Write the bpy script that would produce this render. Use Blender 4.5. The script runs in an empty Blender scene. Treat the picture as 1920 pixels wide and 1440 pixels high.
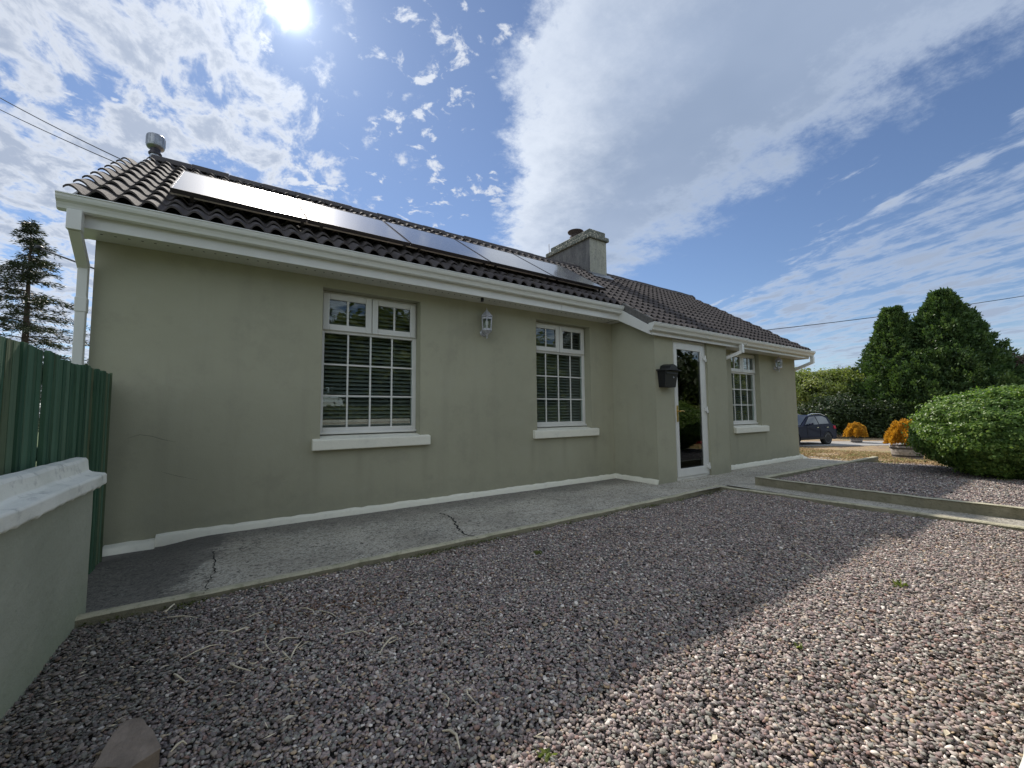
import bpy, math, random
import numpy as np
from mathutils import Vector, Matrix

random.seed(7); rng = np.random.default_rng(7)
S = bpy.context.scene
C = S.collection

# ------------------------------------------------------------------ camera
F_PX = 780.0
yaw, pitch, roll = (math.radians(a) for a in (34.5, 3.95, -0.52))
cy, sy, cp, sp = math.cos(yaw), math.sin(yaw), math.cos(pitch), math.sin(pitch)
fw = np.array([sy*cp, cy*cp, sp]); r0 = np.array([cy, -sy, 0.0]); u0 = np.cross(r0, fw)
rt = math.cos(roll)*r0 + math.sin(roll)*u0; up = np.cross(rt, fw)
cam_d = bpy.data.cameras.new('camera'); cam = bpy.data.objects.new('camera', cam_d); C.objects.link(cam)
cam_d.sensor_width = 36; cam_d.lens = F_PX/1920*36; cam_d.clip_start = 0.02; cam_d.clip_end = 2000
M = Matrix.Identity(4)
for i in range(3):
    M[i][0] = rt[i]; M[i][1] = up[i]; M[i][2] = -fw[i]
cam.matrix_world = M
S.camera = cam

def ray(px, py): return fw*F_PX + rt*(px-960) - up*(py-720)
def at_depth(px, py, d): return ray(px, py)/F_PX*d
def at_y(px, py, Y):
    d = ray(px, py); return d*Y/d[1]
def at_z(px, py, z):
    d = ray(px, py); return d*z/d[2]

# ------------------------------------------------------------------ light
SUN_EL, SUN_AZ = math.radians(42.3), math.radians(5.26)      # azimuth from +Y towards +X
sund = Vector((math.sin(SUN_AZ)*math.cos(SUN_EL), math.cos(SUN_AZ)*math.cos(SUN_EL), math.sin(SUN_EL)))
sl = bpy.data.lights.new('sun', 'SUN'); sl.energy = 4.3; sl.angle = math.radians(0.9); sl.color = (1.0, 0.93, 0.84)
so = bpy.data.objects.new('sun', sl); C.objects.link(so)
so.rotation_euler = (-sund).to_track_quat('-Z', 'Y').to_euler(); so.location = (0, 0, 30)

S.view_settings.view_transform = 'Standard'; S.view_settings.look = 'None'
S.view_settings.exposure = 0.35; S.view_settings.gamma = 1.0
S.render.engine = 'CYCLES'
S.cycles.max_bounces = 8; S.cycles.transparent_max_bounces = 12

# ------------------------------------------------------------------ node helpers
class NT:
    def __init__(s, tree): s.t = tree; s.n = tree.nodes; s.l = tree.links
    def node(s, typ, **kw):
        n = s.n.new(typ)
        for k, v in kw.items(): setattr(n, k, v)
        return n
    def put(s, sock, v):
        if v is None: return
        if isinstance(v, bpy.types.NodeSocket): s.l.new(v, sock)
        else: sock.default_value = v
    def math(s, op, a, b=None, c=None, clamp=False):
        n = s.node('ShaderNodeMath', operation=op, use_clamp=clamp)
        s.put(n.inputs[0], a); s.put(n.inputs[1], b); s.put(n.inputs[2], c)
        return n.outputs[0]
    def vmath(s, op, a, b=None):
        n = s.node('ShaderNodeVectorMath', operation=op); s.put(n.inputs[0], a); s.put(n.inputs[1], b)
        return n.outputs['Value'] if op in ('DOT_PRODUCT', 'LENGTH') else n.outputs[0]
    def noise(s, vec, scale, detail=4, rough=0.55, dist=0.0, lac=2.0):
        n = s.node('ShaderNodeTexNoise'); s.put(n.inputs['Vector'], vec)
        for k, v in (('Scale', scale), ('Detail', detail), ('Roughness', rough), ('Distortion', dist), ('Lacunarity', lac)): n.inputs[k].default_value = v
        return n.outputs['Fac']
    def voro(s, vec, scale, feature='F1', out='Distance', rand=1.0):
        n = s.node('ShaderNodeTexVoronoi', feature=feature); s.put(n.inputs['Vector'], vec)
        n.inputs['Scale'].default_value = scale; n.inputs['Randomness'].default_value = rand
        return n.outputs[out]
    def sstep(s, v, a, b, lo=0.0, hi=1.0):
        n = s.node('ShaderNodeMapRange', interpolation_type='SMOOTHSTEP')
        s.put(n.inputs['Value'], v); s.put(n.inputs['From Min'], a); s.put(n.inputs['From Max'], b)
        s.put(n.inputs['To Min'], lo); s.put(n.inputs['To Max'], hi)
        return n.outputs[0]
    def mix(s, f, a, b, mode='MIX'):
        n = s.node('ShaderNodeMix', data_type='RGBA', blend_type=mode)
        s.put(n.inputs[0], f)
        for i, v in ((6, a), (7, b)):
            if isinstance(v, tuple) and len(v) == 3: v = (*v, 1)
            s.put(n.inputs[i], v)
        return n.outputs[2]
    def ramp(s, f, stops, interp='LINEAR'):
        n = s.node('ShaderNodeValToRGB'); cr = n.color_ramp; cr.interpolation = interp
        while len(cr.elements) < len(stops): cr.elements.new(0.5)
        for e, (p, c) in zip(cr.elements, stops): e.position = p; e.color = (*c, 1)
        s.put(n.inputs[0], f); return n.outputs[0]
    def sep(s, v):
        n = s.node('ShaderNodeSeparateXYZ'); s.put(n.inputs[0], v); return n.outputs
    def comb(s, x, y, z):
        n = s.node('ShaderNodeCombineXYZ'); s.put(n.inputs[0], x); s.put(n.inputs[1], y); s.put(n.inputs[2], z); return n.outputs[0]

# ------------------------------------------------------------------ world: sky, clouds, sun glow (all by direction)
w = bpy.data.worlds.new('World'); S.world = w; w.use_nodes = True
n = NT(w.node_tree); n.n.clear()
out = n.node('ShaderNodeOutputWorld'); bg = n.node('ShaderNodeBackground')
sky = n.node('ShaderNodeTexSky', sky_type='NISHITA', sun_disc=False, sun_elevation=SUN_EL, sun_rotation=SUN_AZ, air_density=1.0, dust_density=0.0, ozone_density=3.0)
SKY = 0.075
dirv = n.node('ShaderNodeTexCoord').outputs['Generated']
dx, dy, dz = n.sep(dirv)
den = n.math('ADD', n.math('MAXIMUM', dz, 0.0), 0.1)
U = n.math('DIVIDE', dx, den); V = n.math('DIVIDE', dy, den)
uv = n.comb(U, V, 0.0)
# streak directions: cloud rows stretch away from the viewer
rot = n.node('ShaderNodeMapping'); n.put(rot.inputs['Vector'], uv); rot.inputs['Rotation'].default_value = (0, 0, math.radians(28)); rot.inputs['Scale'].default_value = (1.0, 0.62, 1.0)
fine = n.noise(rot.outputs[0], 8.5, 9, 0.63, 0.3)
mid = n.noise(uv, 3.2, 6, 0.6, 0.3)
big = n.noise(uv, 1.3, 4, 0.5)
edge_n = n.math('MULTIPLY', n.math('SUBTRACT', n.noise(uv, 5.5, 9, 0.68), 0.5), 0.55)
# the big veil
ul = n.math('MULTIPLY_ADD', V, 0.58, 0.10); ur = n.math('MULTIPLY_ADD', V, 0.27, 1.40)
dl = n.math('ADD', n.math('SUBTRACT', U, ul), edge_n)
dr = n.math('ADD', n.math('SUBTRACT', ur, U), n.math('MULTIPLY', edge_n, 1.5))
veil = n.math('MULTIPLY', n.sstep(dl, -0.03, 0.12), n.sstep(dr, -0.08, 0.24))
# mottled field on the left
covL = n.sstep(n.math('ADD', n.math('SUBTRACT', 0.36, U), n.math('MULTIPLY', n.math('SUBTRACT', V, 1.15), 0.32)), -0.25, 0.50)
# streaky field low on the right
covR = n.sstep(n.math('SUBTRACT', U, n.math('MULTIPLY_ADD', V, 0.62, 1.62)), -0.22, 0.50)
sr = n.comb(n.math('MULTIPLY_ADD', V, -0.27, U), n.math('MULTIPLY', V, 0.45), 0.0)
fine = n.mix(n.sstep(U, 1.2, 1.7), n.comb(fine, fine, fine), n.comb(*([n.noise(sr, 6.5, 9, 0.64, 0.2)]*3)))
fine = n.sep(fine)[0]
covB = n.sstep(n.math('SUBTRACT', V, 1.9), 0.0, 2.0)                       # towards the horizon
cov = n.math('MAXIMUM', n.math('MAXIMUM', covL, n.math('MULTIPLY', covR, 0.98)), n.math('MULTIPLY', covB, 0.55))
behind = n.sstep(n.math('MULTIPLY', V, -1.0), -0.05, 0.5)
cov = n.math('MAXIMUM', cov, n.math('MULTIPLY', behind, 0.95))
fld = n.math('ADD', n.math('MULTIPLY', fine, 0.62), n.math('MULTIPLY', mid, 0.38))
thr = n.math('SUBTRACT', 0.60, n.math('MULTIPLY', cov, 0.185))
dens = n.sstep(fld, thr, n.math('MULTIPLY_ADD', covR, 0.10, n.math('ADD', thr, 0.10)))
dens = n.math('MULTIPLY', dens, n.sstep(cov, 0.0, 0.15, 0.75, 0.95))
pn = n.math('ADD', n.math('MULTIPLY', n.noise(uv, 13.0, 8, 0.62, 0.35), 0.62), n.math('MULTIPLY', n.noise(uv, 3.6, 3, 0.5), 0.38))
zone = n.math('MULTIPLY', n.sstep(U, 1.0, 0.75), n.sstep(V, 0.35, 0.6))
dens = n.math('MAXIMUM', dens, n.math('MULTIPLY', n.sstep(pn, 0.548, 0.62), n.math('MULTIPLY', zone, 0.9)))
thick = n.sstep(fld, n.math('ADD', thr, 0.06), n.math('ADD', thr, 0.17))
# colours in scene-linear radiance
sunv = n.vmath('DOT_PRODUCT', dirv, tuple(sund))
near = n.sstep(sunv, 0.45, 0.98)
puff = n.mix(near, (0.47, 0.53, 0.63), (0.56, 0.595, 0.66))
puff_d = n.mix(near, (0.29, 0.35, 0.46), (0.31, 0.36, 0.46))
back = n.sstep(dy, 0.05, -0.35)
lift = n.math('MULTIPLY_ADD', back, 2.0, 1.0)  # unseen clouds behind the camera made brighter to fill the shade
puffc = n.mix(thick, puff, puff_d)
puffc = n.mix(1.0, puffc, n.comb(n.math('MULTIPLY_ADD', back, 0.12, lift), lift, n.math('MULTIPLY_ADD', back, -0.40, lift)), 'MULTIPLY')
inside = n.sstep(n.math('ADD', dl, n.math('MULTIPLY', mid, 0.25)), 0.10, 0.70)
vc = n.mix(inside, (0.62, 0.67, 0.75), (0.225, 0.29, 0.41))
vc = n.mix(n.sstep(big, 0.35, 0.7), vc, n.mix(0.5, vc, (0.36, 0.43, 0.56)))
vc = n.mix(n.math('MULTIPLY', n.sstep(dr, 0.35, 0.05), 0.55), vc, (0.50, 0.57, 0.68))
dim = n.sstep(sunv, 0.70, 1.0, 1.05, 1.0)
skym = n.math('MULTIPLY', dim, SKY)
skyc = n.mix(1.0, sky.outputs[0], n.comb(skym, skym, n.math('MULTIPLY', skym, 1.08)), 'MULTIPLY')
c1 = n.mix(dens, skyc, puffc)
c2 = n.mix(n.math('MULTIPLY', veil, 0.95), c1, vc)
# brilliance round the sun
ang = n.math('ARCCOSINE', n.math('MINIMUM', sunv, 0.9999999))
core = n.math('MULTIPLY', n.math('EXPONENT', n.math('MULTIPLY', n.math('POWER', n.math('DIVIDE', ang, 0.022), 2.0), -1.0)), 1.8)
g1 = n.math('MULTIPLY', n.math('EXPONENT', n.math('MULTIPLY', ang, -15.0)), 0.38)
g2 = n.math('MULTIPLY', n.math('EXPONENT', n.math('MULTIPLY', ang, -2.6)), 0.15)
glow = n.math('ADD', core, n.math('ADD', g1, g2))
gl = n.mix(1.0, (0.86, 0.93, 1.0), n.comb(glow, glow, glow), 'MULTIPLY')
c3 = n.mix(1.0, c2, gl, 'ADD')
n.put(bg.inputs['Color'], c3); bg.inputs['Strength'].default_value = 1.0
n.l.new(bg.outputs[0], out.inputs['Surface'])

# ------------------------------------------------------------------ materials
def mat(name):
    m = bpy.data.materials.new(name); m.use_nodes = True
    k = NT(m.node_tree); b = k.n['Principled BSDF']
    return m, k, b
def coords(k, kind='Object'): return k.node('ShaderNodeTexCoord').outputs[kind]
def pos(k): return k.node('ShaderNodeNewGeometry').outputs['Position']
def bump(k, b, h, strength, dist=0.01):
    bn = k.node('ShaderNodeBump'); bn.inputs['Strength'].default_value = strength; bn.inputs['Distance'].default_value = dist
    k.put(bn.inputs['Height'], h); k.l.new(bn.outputs[0], b.inputs['Normal'])
def simple(name, col, rough=0.5, metal=0.0, var=0.12, nscale=6, bmp=0.0, bscale=60, spec=0.5):
    m, k, b = mat(name); p = pos(k)
    f = k.noise(p, nscale, 5, 0.6)
    lo = tuple(c*(1-var) for c in col); hi = tuple(min(1, c*(1+var)) for c in col)
    k.put(b.inputs['Base Color'], k.ramp(f, [(0.3, lo), (0.7, hi)]))
    k.put(b.inputs['Roughness'], rough); b.inputs['Metallic'].default_value = metal
    b.inputs['Specular IOR Level'].default_value = spec
    if bmp: bump(k, b, k.noise(p, bscale, 3), bmp, 0.004)
    return m
MT = {}
# painted render
m, k, b = mat('sage_render'); p = pos(k)
f1 = k.noise(p, 0.7, 4, 0.6); f2 = k.noise(p, 9, 5, 0.65); f3 = k.noise(p, 120, 3, 0.6)
st = k.node('ShaderNodeMapping'); k.put(st.inputs['Vector'], p); st.inputs['Scale'].default_value = (5, 5, 0.5)
f4 = k.noise(st.outputs[0], 1.0, 4, 0.6)
c = k.ramp(f1, [(0.3, (0.310, 0.302, 0.222)), (0.7, (0.352, 0.342, 0.252))])
c = k.mix(k.sstep(f4, 0.50, 0.72, 0, 0.25), c, (0.25, 0.243, 0.188))
c = k.mix(k.sstep(f2, 0.55, 0.8, 0, 0.25), c, (0.37, 0.362, 0.29))
pz = k.sep(p)[2]
blot = k.noise(p, 2.6, 6, 0.72); c = k.mix(k.sstep(blot, 0.52, 0.68, 0, 0.30), c, (0.245, 0.238, 0.185)); c = k.mix(k.sstep(blot, 0.48, 0.34, 0, 0.22), c, (0.35, 0.345, 0.27))
wx = k.sep(p)[0]; near_x = None
for x_s in (0.80, 1.25, 2.03, 3.69, 4.30, 4.96, 8.15, 9.30):
    g_ = k.math('EXPONENT', k.math('MULTIPLY', k.math('POWER', k.math('DIVIDE', k.math('ABSOLUTE', k.math('SUBTRACT', wx, x_s)), 0.045), 2.0), -1.0))
    near_x = g_ if near_x is None else k.math('ADD', near_x, g_)
fall = k.math('MULTIPLY', k.sstep(pz, -0.39, -0.42), k.sstep(k.math('ADD', pz, k.math('MULTIPLY', k.noise(st.outputs[0], 3, 3), 0.5)), -0.75, -0.25))
c = k.mix(k.math('MULTIPLY', k.math('MULTIPLY', near_x, fall), 0.20, clamp=True), c, (0.17, 0.165, 0.125))
low = k.math('MULTIPLY', k.sstep(k.math('ADD', pz, k.math('MULTIPLY', k.noise(p, 5, 6, 0.7), 0.6)), -0.45, -0.85), 0.45)
c = k.mix(low, c, (0.225, 0.226, 0.175))
k.put(b.inputs['Base Color'], c); b.inputs['Roughness'].default_value = 0.85; b.inputs['Specular IOR Level'].default_value = 0.25
bump(k, b, k.math('ADD', k.math('MULTIPLY', f3, 0.35), k.math('ADD', k.math('MULTIPLY', f2, 0.8), k.math('MULTIPLY', k.noise(p, 2.2, 2), 2.5))), 0.55, 0.006)
MT['render'] = m
# white painted masonry
def masonry_white(name, dirt, col=(0.68, 0.69, 0.62)):
    m, k, b = mat(name); p = pos(k)
    f2 = k.noise(p, 14, 6, 0.7); f3 = k.noise(p, 60, 4, 0.6)
    c = k.mix(k.sstep(f2, 0.5, 0.78, 0, dirt), col, (0.33, 0.33, 0.30))
    c = k.mix(k.sstep(k.noise(p, 3, 3), 0.5, 0.8, 0, dirt*0.6), c, (0.42, 0.44, 0.36))
    k.put(b.inputs['Base Color'], c); b.inputs['Roughness'].default_value = 0.75
    bump(k, b, k.math('ADD', k.math('MULTIPLY', f3, 0.4), f2), 0.6, 0.006)
    return m
MT['masonry_white'] = masonry_white('white_masonry_paint', 0.3, (0.72, 0.70, 0.60))
MT['coping_white'] = masonry_white('white_coping_paint', 0.85, (0.82, 0.81, 0.72))
MT['garden_render'] = None
m, k, b = mat('grey_green_render'); p = pos(k)
f1 = k.noise(p, 1.6, 5, 0.6); f2 = k.noise(p, 25, 5, 0.65)
c = k.ramp(f1, [(0.3, (0.335, 0.345, 0.262)), (0.7, (0.41, 0.415, 0.325))])
pz = k.sep(p)[2]
alg = k.math('MULTIPLY', k.sstep(k.math('ADD', pz, k.math('MULTIPLY', f2, 0.3)), -0.65, -1.1), 0.55)
c = k.mix(alg, c, (0.235, 0.285, 0.175)); c = k.mix(k.sstep(f2, 0.58, 0.75, 0, 0.35), c, (0.22, 0.24, 0.18))
k.put(b.inputs['Base Color'], c); b.inputs['Roughness'].default_value = 0.9
bump(k, b, k.math('ADD', f2, k.math('MULTIPLY', k.noise(p, 5, 3), 2.0)), 0.7, 0.008)
MT['garden_render'] = m
MT['upvc'] = simple('white_upvc', (0.62, 0.615, 0.585), 0.28, var=0.06, nscale=3)
# gutter plastic: a little grime
m, k, b = mat('gutter_upvc'); p = pos(k)
st = k.node('ShaderNodeMapping'); k.put(st.inputs['Vector'], p); st.inputs['Scale'].default_value = (3, 12, 25)
c = k.mix(k.sstep(k.noise(st.outputs[0], 2, 5, 0.65), 0.5, 0.75, 0, 0.35), (0.62, 0.62, 0.585), (0.40, 0.41, 0.37))
k.put(b.inputs['Base Color'], c); b.inputs['Roughness'].default_value = 0.35
MT['gutter'] = m
# roof tiles
m, k, b = mat('concrete_tile'); p = pos(k)
f1 = k.noise(p, 1.3, 4, 0.6); f2 = k.noise(p, 16, 6, 0.7); f3 = k.noise(p, 55, 3, 0.7)
c = k.ramp(f1, [(0.3, (0.042, 0.035, 0.035)), (0.7, (0.074, 0.062, 0.060))])
cell = k.node('ShaderNodeAttribute', attribute_name='tone').outputs['Fac']
c = k.mix(k.math('MULTIPLY', cell, 0.6), c, (0.092, 0.080, 0.078))
px_, py_, pz_ = k.sep(p)
leftish = k.sstep(px_, 2.0, -1.0, 0.05, 0.75)
c = k.mix(k.math('MULTIPLY', k.sstep(f2, 0.54, 0.66), leftish), c, (0.085, 0.080, 0.060))
c = k.mix(k.sstep(f3, 0.66, 0.8, 0, 0.35), c, (0.19, 0.18, 0.165))
k.put(b.inputs['Base Color'], c); b.inputs['Roughness'].default_value = 0.88; b.inputs['Specular IOR Level'].default_value = 0.3
bump(k, b, k.math('ADD', f3, f2), 0.6, 0.006)
MT['tile'] = m
MT['mortar'] = simple('grey_mortar', (0.10, 0.095, 0.09), 0.9, var=0.35, nscale=30, bmp=0.8, bscale=90)
# chimney
def chim(name, a, bcol, d, ds):
    m, k, b = mat(name); p = pos(k)
    st = k.node('ShaderNodeMapping'); k.put(st.inputs['Vector'], p); st.inputs['Scale'].default_value = (4, 4, 1.2)
    f = k.noise(st.outputs[0], 2.2, 6, 0.7); f2 = k.noise(p, 22, 5, 0.7)
    c = k.mix(k.sstep(f, 0.35, 0.65), a, bcol); c = k.mix(k.sstep(f2, 0.52, 0.66, 0, ds), c, d)
    k.put(b.inputs['Base Color'], c); b.inputs['Roughness'].default_value = 0.9; bump(k, b, f2, 0.8, 0.008)
    return m
MT['chimney_dark'] = chim('sooty_render', (0.085, 0.08, 0.085), (0.15, 0.145, 0.14), (0.20, 0.20, 0.18), 0.5)
MT['chimney_front'] = chim('weathered_render', (0.36, 0.35, 0.29), (0.28, 0.275, 0.24), (0.09, 0.10, 0.08), 0.5)
MT['chimney_cap'] = chim('lichened_concrete', (0.15, 0.15, 0.13), (0.09, 0.10, 0.085), (0.60, 0.55, 0.44), 1.0)
MT['terracotta_dark'] = simple('sooted_clay', (0.055, 0.038, 0.036), 0.8, var=0.4, nscale=25, bmp=0.4)
MT['steel'] = simple('flue_steel', (0.30, 0.31, 0.33), 0.45, 1.0, var=0.25, nscale=20)
MT['lamp_metal'] = simple('weathered_silver_paint', (0.42, 0.42, 0.45), 0.45, 0.3, var=0.45, nscale=60, bmp=0.4, bscale=150)
MT['black_metal'] = simple('black_paint', (0.006, 0.006, 0.007), 0.5, 0.0, var=0.3, nscale=30, bmp=0.15)
MT['black_rubber'] = simple('black_rubber', (0.014, 0.014, 0.014), 0.7)
MT['brass'] = simple('brass', (0.62, 0.42, 0.14), 0.28, 1.0)
MT['blind'] = simple('blind_slat', (0.20, 0.205, 0.195), 0.5, var=0.1)
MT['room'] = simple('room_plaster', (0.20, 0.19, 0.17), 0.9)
MT['hole'] = simple('vent_hole', (0.02, 0.02, 0.02), 0.9)
MT['wood_gap'] = simple('dark_timber', (0.03, 0.035, 0.03), 0.9)
# glass
def glass(name, tint=(0.85, 0.9, 0.88), ior=1.55, base=0.0):
    m = bpy.data.materials.new(name); m.use_nodes = True; k = NT(m.node_tree); k.n.clear()
    o = k.node('ShaderNodeOutputMaterial'); tr = k.node('ShaderNodeBsdfTransparent'); g = k.node('ShaderNodeBsdfGlossy')
    tr.inputs[0].default_value = (*tint, 1); g.inputs['Roughness'].default_value = 0.0; g.inputs['Color'].default_value = (0.95, 0.97, 0.96, 1)
    ge = k.node('ShaderNodeNewGeometry'); cosv = k.math('ABSOLUTE', k.vmath('DOT_PRODUCT', ge.outputs['Normal'], ge.outputs['Incoming'])); fr = k.math('MULTIPLY_ADD', k.math('POWER', k.math('SUBTRACT', 1.0, cosv), 5.0), 0.95, ((ior-1)/(ior+1))**2)
    bn = k.node('ShaderNodeBump'); bn.inputs['Strength'].default_value = 0.05; bn.inputs['Distance'].default_value = 0.004
    k.put(bn.inputs['Height'], k.noise(pos(k), 3.0, 2)); k.l.new(bn.outputs[0], g.inputs['Normal'])
    f = k.math('ADD', fr, base, clamp=True)
    mx = k.node('ShaderNodeMixShader'); k.put(mx.inputs[0], f); k.l.new(tr.outputs[0], mx.inputs[1]); k.l.new(g.outputs[0], mx.inputs[2])
    k.l.new(mx.outputs[0], o.inputs['Surface']); return m
MT['glass'] = glass('window_glass')
MT['door_glass'] = glass('door_glass', (0.45, 0.46, 0.45), 1.6, 0.04)
m, k, b = mat('solar_glass')
k.put(b.inputs['Base Color'], k.mix(0.0, (0.012, 0.013, 0.02), (0.02, 0.02, 0.03))); b.inputs['Roughness'].default_value = 0.11
b.inputs['IOR'].default_value = 1.6; b.inputs['Coat Weight'].default_value = 0.5; b.inputs['Coat Roughness'].default_value = 0.42; b.inputs['Coat IOR'].default_value = 1.7
k.put(b.inputs['Roughness'], k.sstep(k.noise(pos(k), 2.5, 4), 0.3, 0.7, 0.08, 0.13))
MT['solar'] = m
MT['alu_dark'] = simple('dark_aluminium', (0.045, 0.04, 0.045), 0.4, 0.7)
MT['alu'] = simple('aluminium', (0.55, 0.50, 0.48), 0.35, 0.9)
# concrete path
m, k, b = mat('path_concrete'); p = pos(k)
f1 = k.noise(p, 1.1, 5, 0.65); f2 = k.noise(p, 28, 6, 0.75); f3 = k.noise(p, 110, 4, 0.7); f4 = k.noise(p, 4.5, 5, 0.7)
c = k.ramp(f1, [(0.30, (0.27, 0.245, 0.20)), (0.52, (0.42, 0.38, 0.31)), (0.72, (0.56, 0.51, 0.42))])
c = k.mix(k.sstep(f4, 0.54, 0.72, 0, 0.45), c, (0.10, 0.095, 0.085))
f5 = k.noise(p, 62, 4, 0.8); vz = k.voro(p, 75, out='Color'); vr = k.sep(vz)[0]
lich = k.sstep(k.noise(p, 2.3, 5, 0.7), 0.40, 0.62)
c = k.mix(k.math('MULTIPLY', k.sstep(f5, 0.46, 0.60), k.math('MULTIPLY_ADD', lich, 0.65, 0.2)), c, (0.68, 0.65, 0.56))
c = k.mix(k.sstep(vr, 0.62, 0.9, 0, 0.5), c, (0.08, 0.073, 0.063))
c = k.mix(k.sstep(k.noise(p, 24, 5, 0.8), 0.55, 0.62, 0, 0.85), c, (0.06, 0.055, 0.045))
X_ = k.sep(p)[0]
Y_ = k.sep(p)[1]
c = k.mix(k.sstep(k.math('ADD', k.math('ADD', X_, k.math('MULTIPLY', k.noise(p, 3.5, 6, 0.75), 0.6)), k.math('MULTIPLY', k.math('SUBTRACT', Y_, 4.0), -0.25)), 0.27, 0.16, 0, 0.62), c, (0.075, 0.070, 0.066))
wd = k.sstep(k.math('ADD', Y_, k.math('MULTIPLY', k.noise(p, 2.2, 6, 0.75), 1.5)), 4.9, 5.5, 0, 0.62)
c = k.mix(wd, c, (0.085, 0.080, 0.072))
k.put(b.inputs['Base Color'], c); b.inputs['Roughness'].default_value = 0.9
bump(k, b, k.math('ADD', f3, k.math('MULTIPLY', f2, 1.5)), 0.9, 0.008)
MT['path'] = m
m, k, b = mat('kerb_concrete'); p = pos(k)
f1 = k.noise(p, 3, 5, 0.7); f2 = k.noise(p, 35, 6, 0.7)
c = k.ramp(f1, [(0.3, (0.36, 0.335, 0.24)), (0.7, (0.54, 0.50, 0.36))])
c = k.mix(k.sstep(f2, 0.5, 0.68, 0, 0.45), c, (0.11, 0.11, 0.075))
c = k.mix(k.sstep(k.noise(p, 9, 4), 0.55, 0.7, 0, 0.5), c, (0.12, 0.14, 0.06))
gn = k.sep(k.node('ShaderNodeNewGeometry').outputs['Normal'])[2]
c = k.mix(k.math('MULTIPLY', k.sstep(gn, 0.7, 0.2), k.sstep(f1, 0.25, 0.5, 0.25, 0.70)), c, (0.11, 0.10, 0.065))  # upright faces painted darker than the top: shade and soil in one tone
k.put(b.inputs['Base Color'], c); b.inputs['Roughness'].default_value = 0.95; bump(k, b, f2, 0.9, 0.01)
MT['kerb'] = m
MT['crack'] = simple('crack_dirt', (0.018, 0.016, 0.014), 1.0, var=0.4, nscale=60)
# gravel
m, k, b = mat('gravel_bed'); p = pos(k)
c = k.ramp(k.noise(p, 30, 5, 0.7), [(0.3, (0.03, 0.026, 0.025)), (0.7, (0.10, 0.088, 0.085))])
k.put(b.inputs['Base Color'], c); b.inputs['Roughness'].default_value = 1.0; bump(k, b, k.noise(p, 80, 3), 1.0, 0.02)
MT['gravel_bed'] = m
m, k, b = mat('pebble'); oi = k.node('ShaderNodeObjectInfo'); p = pos(k)
c = k.ramp(oi.outputs['Random'], [(0.0, (0.115, 0.100, 0.100)), (0.10, (0.260, 0.215, 0.215)), (0.24, (0.185, 0.170, 0.175)), (0.34, (0.380, 0.325, 0.305)), (0.48, (0.165, 0.168, 0.170)), (0.55, (0.265, 0.280, 0.250)),
    (0.66, (0.420, 0.370, 0.320)), (0.76, (0.300, 0.205, 0.180)), (0.82, (0.340, 0.340, 0.310)), (0.90, (0.480, 0.390, 0.270)), (0.94, (0.590, 0.560, 0.520)), (0.975, (0.78, 0.76, 0.70))], 'CONSTANT')
c = k.mix(k.sstep(k.noise(p, 55, 5, 0.7), 0.45, 0.75, 0, 0.35), c, (0.44, 0.39, 0.35))
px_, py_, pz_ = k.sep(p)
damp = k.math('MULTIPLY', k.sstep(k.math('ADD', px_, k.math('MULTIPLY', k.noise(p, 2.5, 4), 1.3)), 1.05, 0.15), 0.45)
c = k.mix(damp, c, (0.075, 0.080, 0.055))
c = k.mix(k.sstep(k.noise(p, 1.7, 4, 0.6), 0.55, 0.75, 0, 0.35), c, (0.12, 0.098, 0.080))
c = k.mix(1.0, c, (0.97, 0.905, 0.885), 'MULTIPLY')
k.put(b.inputs['Base Color'], c); b.inputs['Roughness'].default_value = 0.8; b.inputs['Specular IOR Level'].default_value = 0.35
MT['pebble'] = m
# ground
m, k, b = mat('parched_grass'); p = pos(k)
st = k.node('ShaderNodeMapping'); k.put(st.inputs['Vector'], p); st.inputs['Scale'].default_value = (0.5, 1, 1)
f1 = k.noise(st.outputs[0], 1.5, 6, 0.7); f2 = k.noise(p, 14, 5, 0.7); f3 = k.noise(st.outputs[0], 0.7, 3)
c = k.ramp(f1, [(0.25, (0.19, 0.15, 0.12)), (0.42, (0.30, 0.20, 0.11)), (0.55, (0.37, 0.26, 0.14)), (0.66, (0.30, 0.25, 0.12)), (0.78, (0.22, 0.23, 0.09))])
c = k.mix(k.sstep(k.noise(p, 7, 6, 0.8), 0.48, 0.6, 0, 0.8), c, (0.17, 0.135, 0.11))
c = k.mix(k.sstep(f2, 0.55, 0.7, 0, 0.6), c, (0.42, 0.36, 0.26))
c = k.mix(k.sstep(f3, 0.55, 0.68, 0, 0.5), c, (0.22, 0.25, 0.075))
px_, py_, pz_ = k.sep(p)
fg = k.math('MAXIMUM', k.math('MAXIMUM', k.sstep(px_, 30, 45), k.sstep(px_, 3, -3)), k.sstep(py_, -2.5, -4.5))
c = k.mix(fg, c, (0.075, 0.11, 0.035))
k.put(b.inputs['Base Color'], c); b.inputs['Roughness'].default_value = 1.0; bump(k, b, f2, 1.0, 0.05)
MT['dry_grass'] = m
MT['drive'] = simple('driveway_stone', (0.31, 0.30, 0.285), 0.95, var=0.2, nscale=8, bmp=0.8, bscale=40)
m, k, b = mat('straw'); tone = k.node('ShaderNodeAttribute', attribute_name='tone').outputs['Fac']
k.put(b.inputs['Base Color'], k.ramp(tone, [(0, (0.34, 0.21, 0.10)), (0.4, (0.42, 0.30, 0.15)), (0.75, (0.36, 0.29, 0.13)), (1, (0.22, 0.26, 0.08))])); b.inputs['Roughness'].default_value = 0.8
MT['straw'] = m
MT['stalk'] = simple('dry_stalk', (0.62, 0.54, 0.40), 0.8, var=0.3, nscale=20)
MT['moss'] = simple('moss', (0.075, 0.085, 0.02), 1.0, var=0.5, nscale=40, bmp=1, bscale=120)
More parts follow.
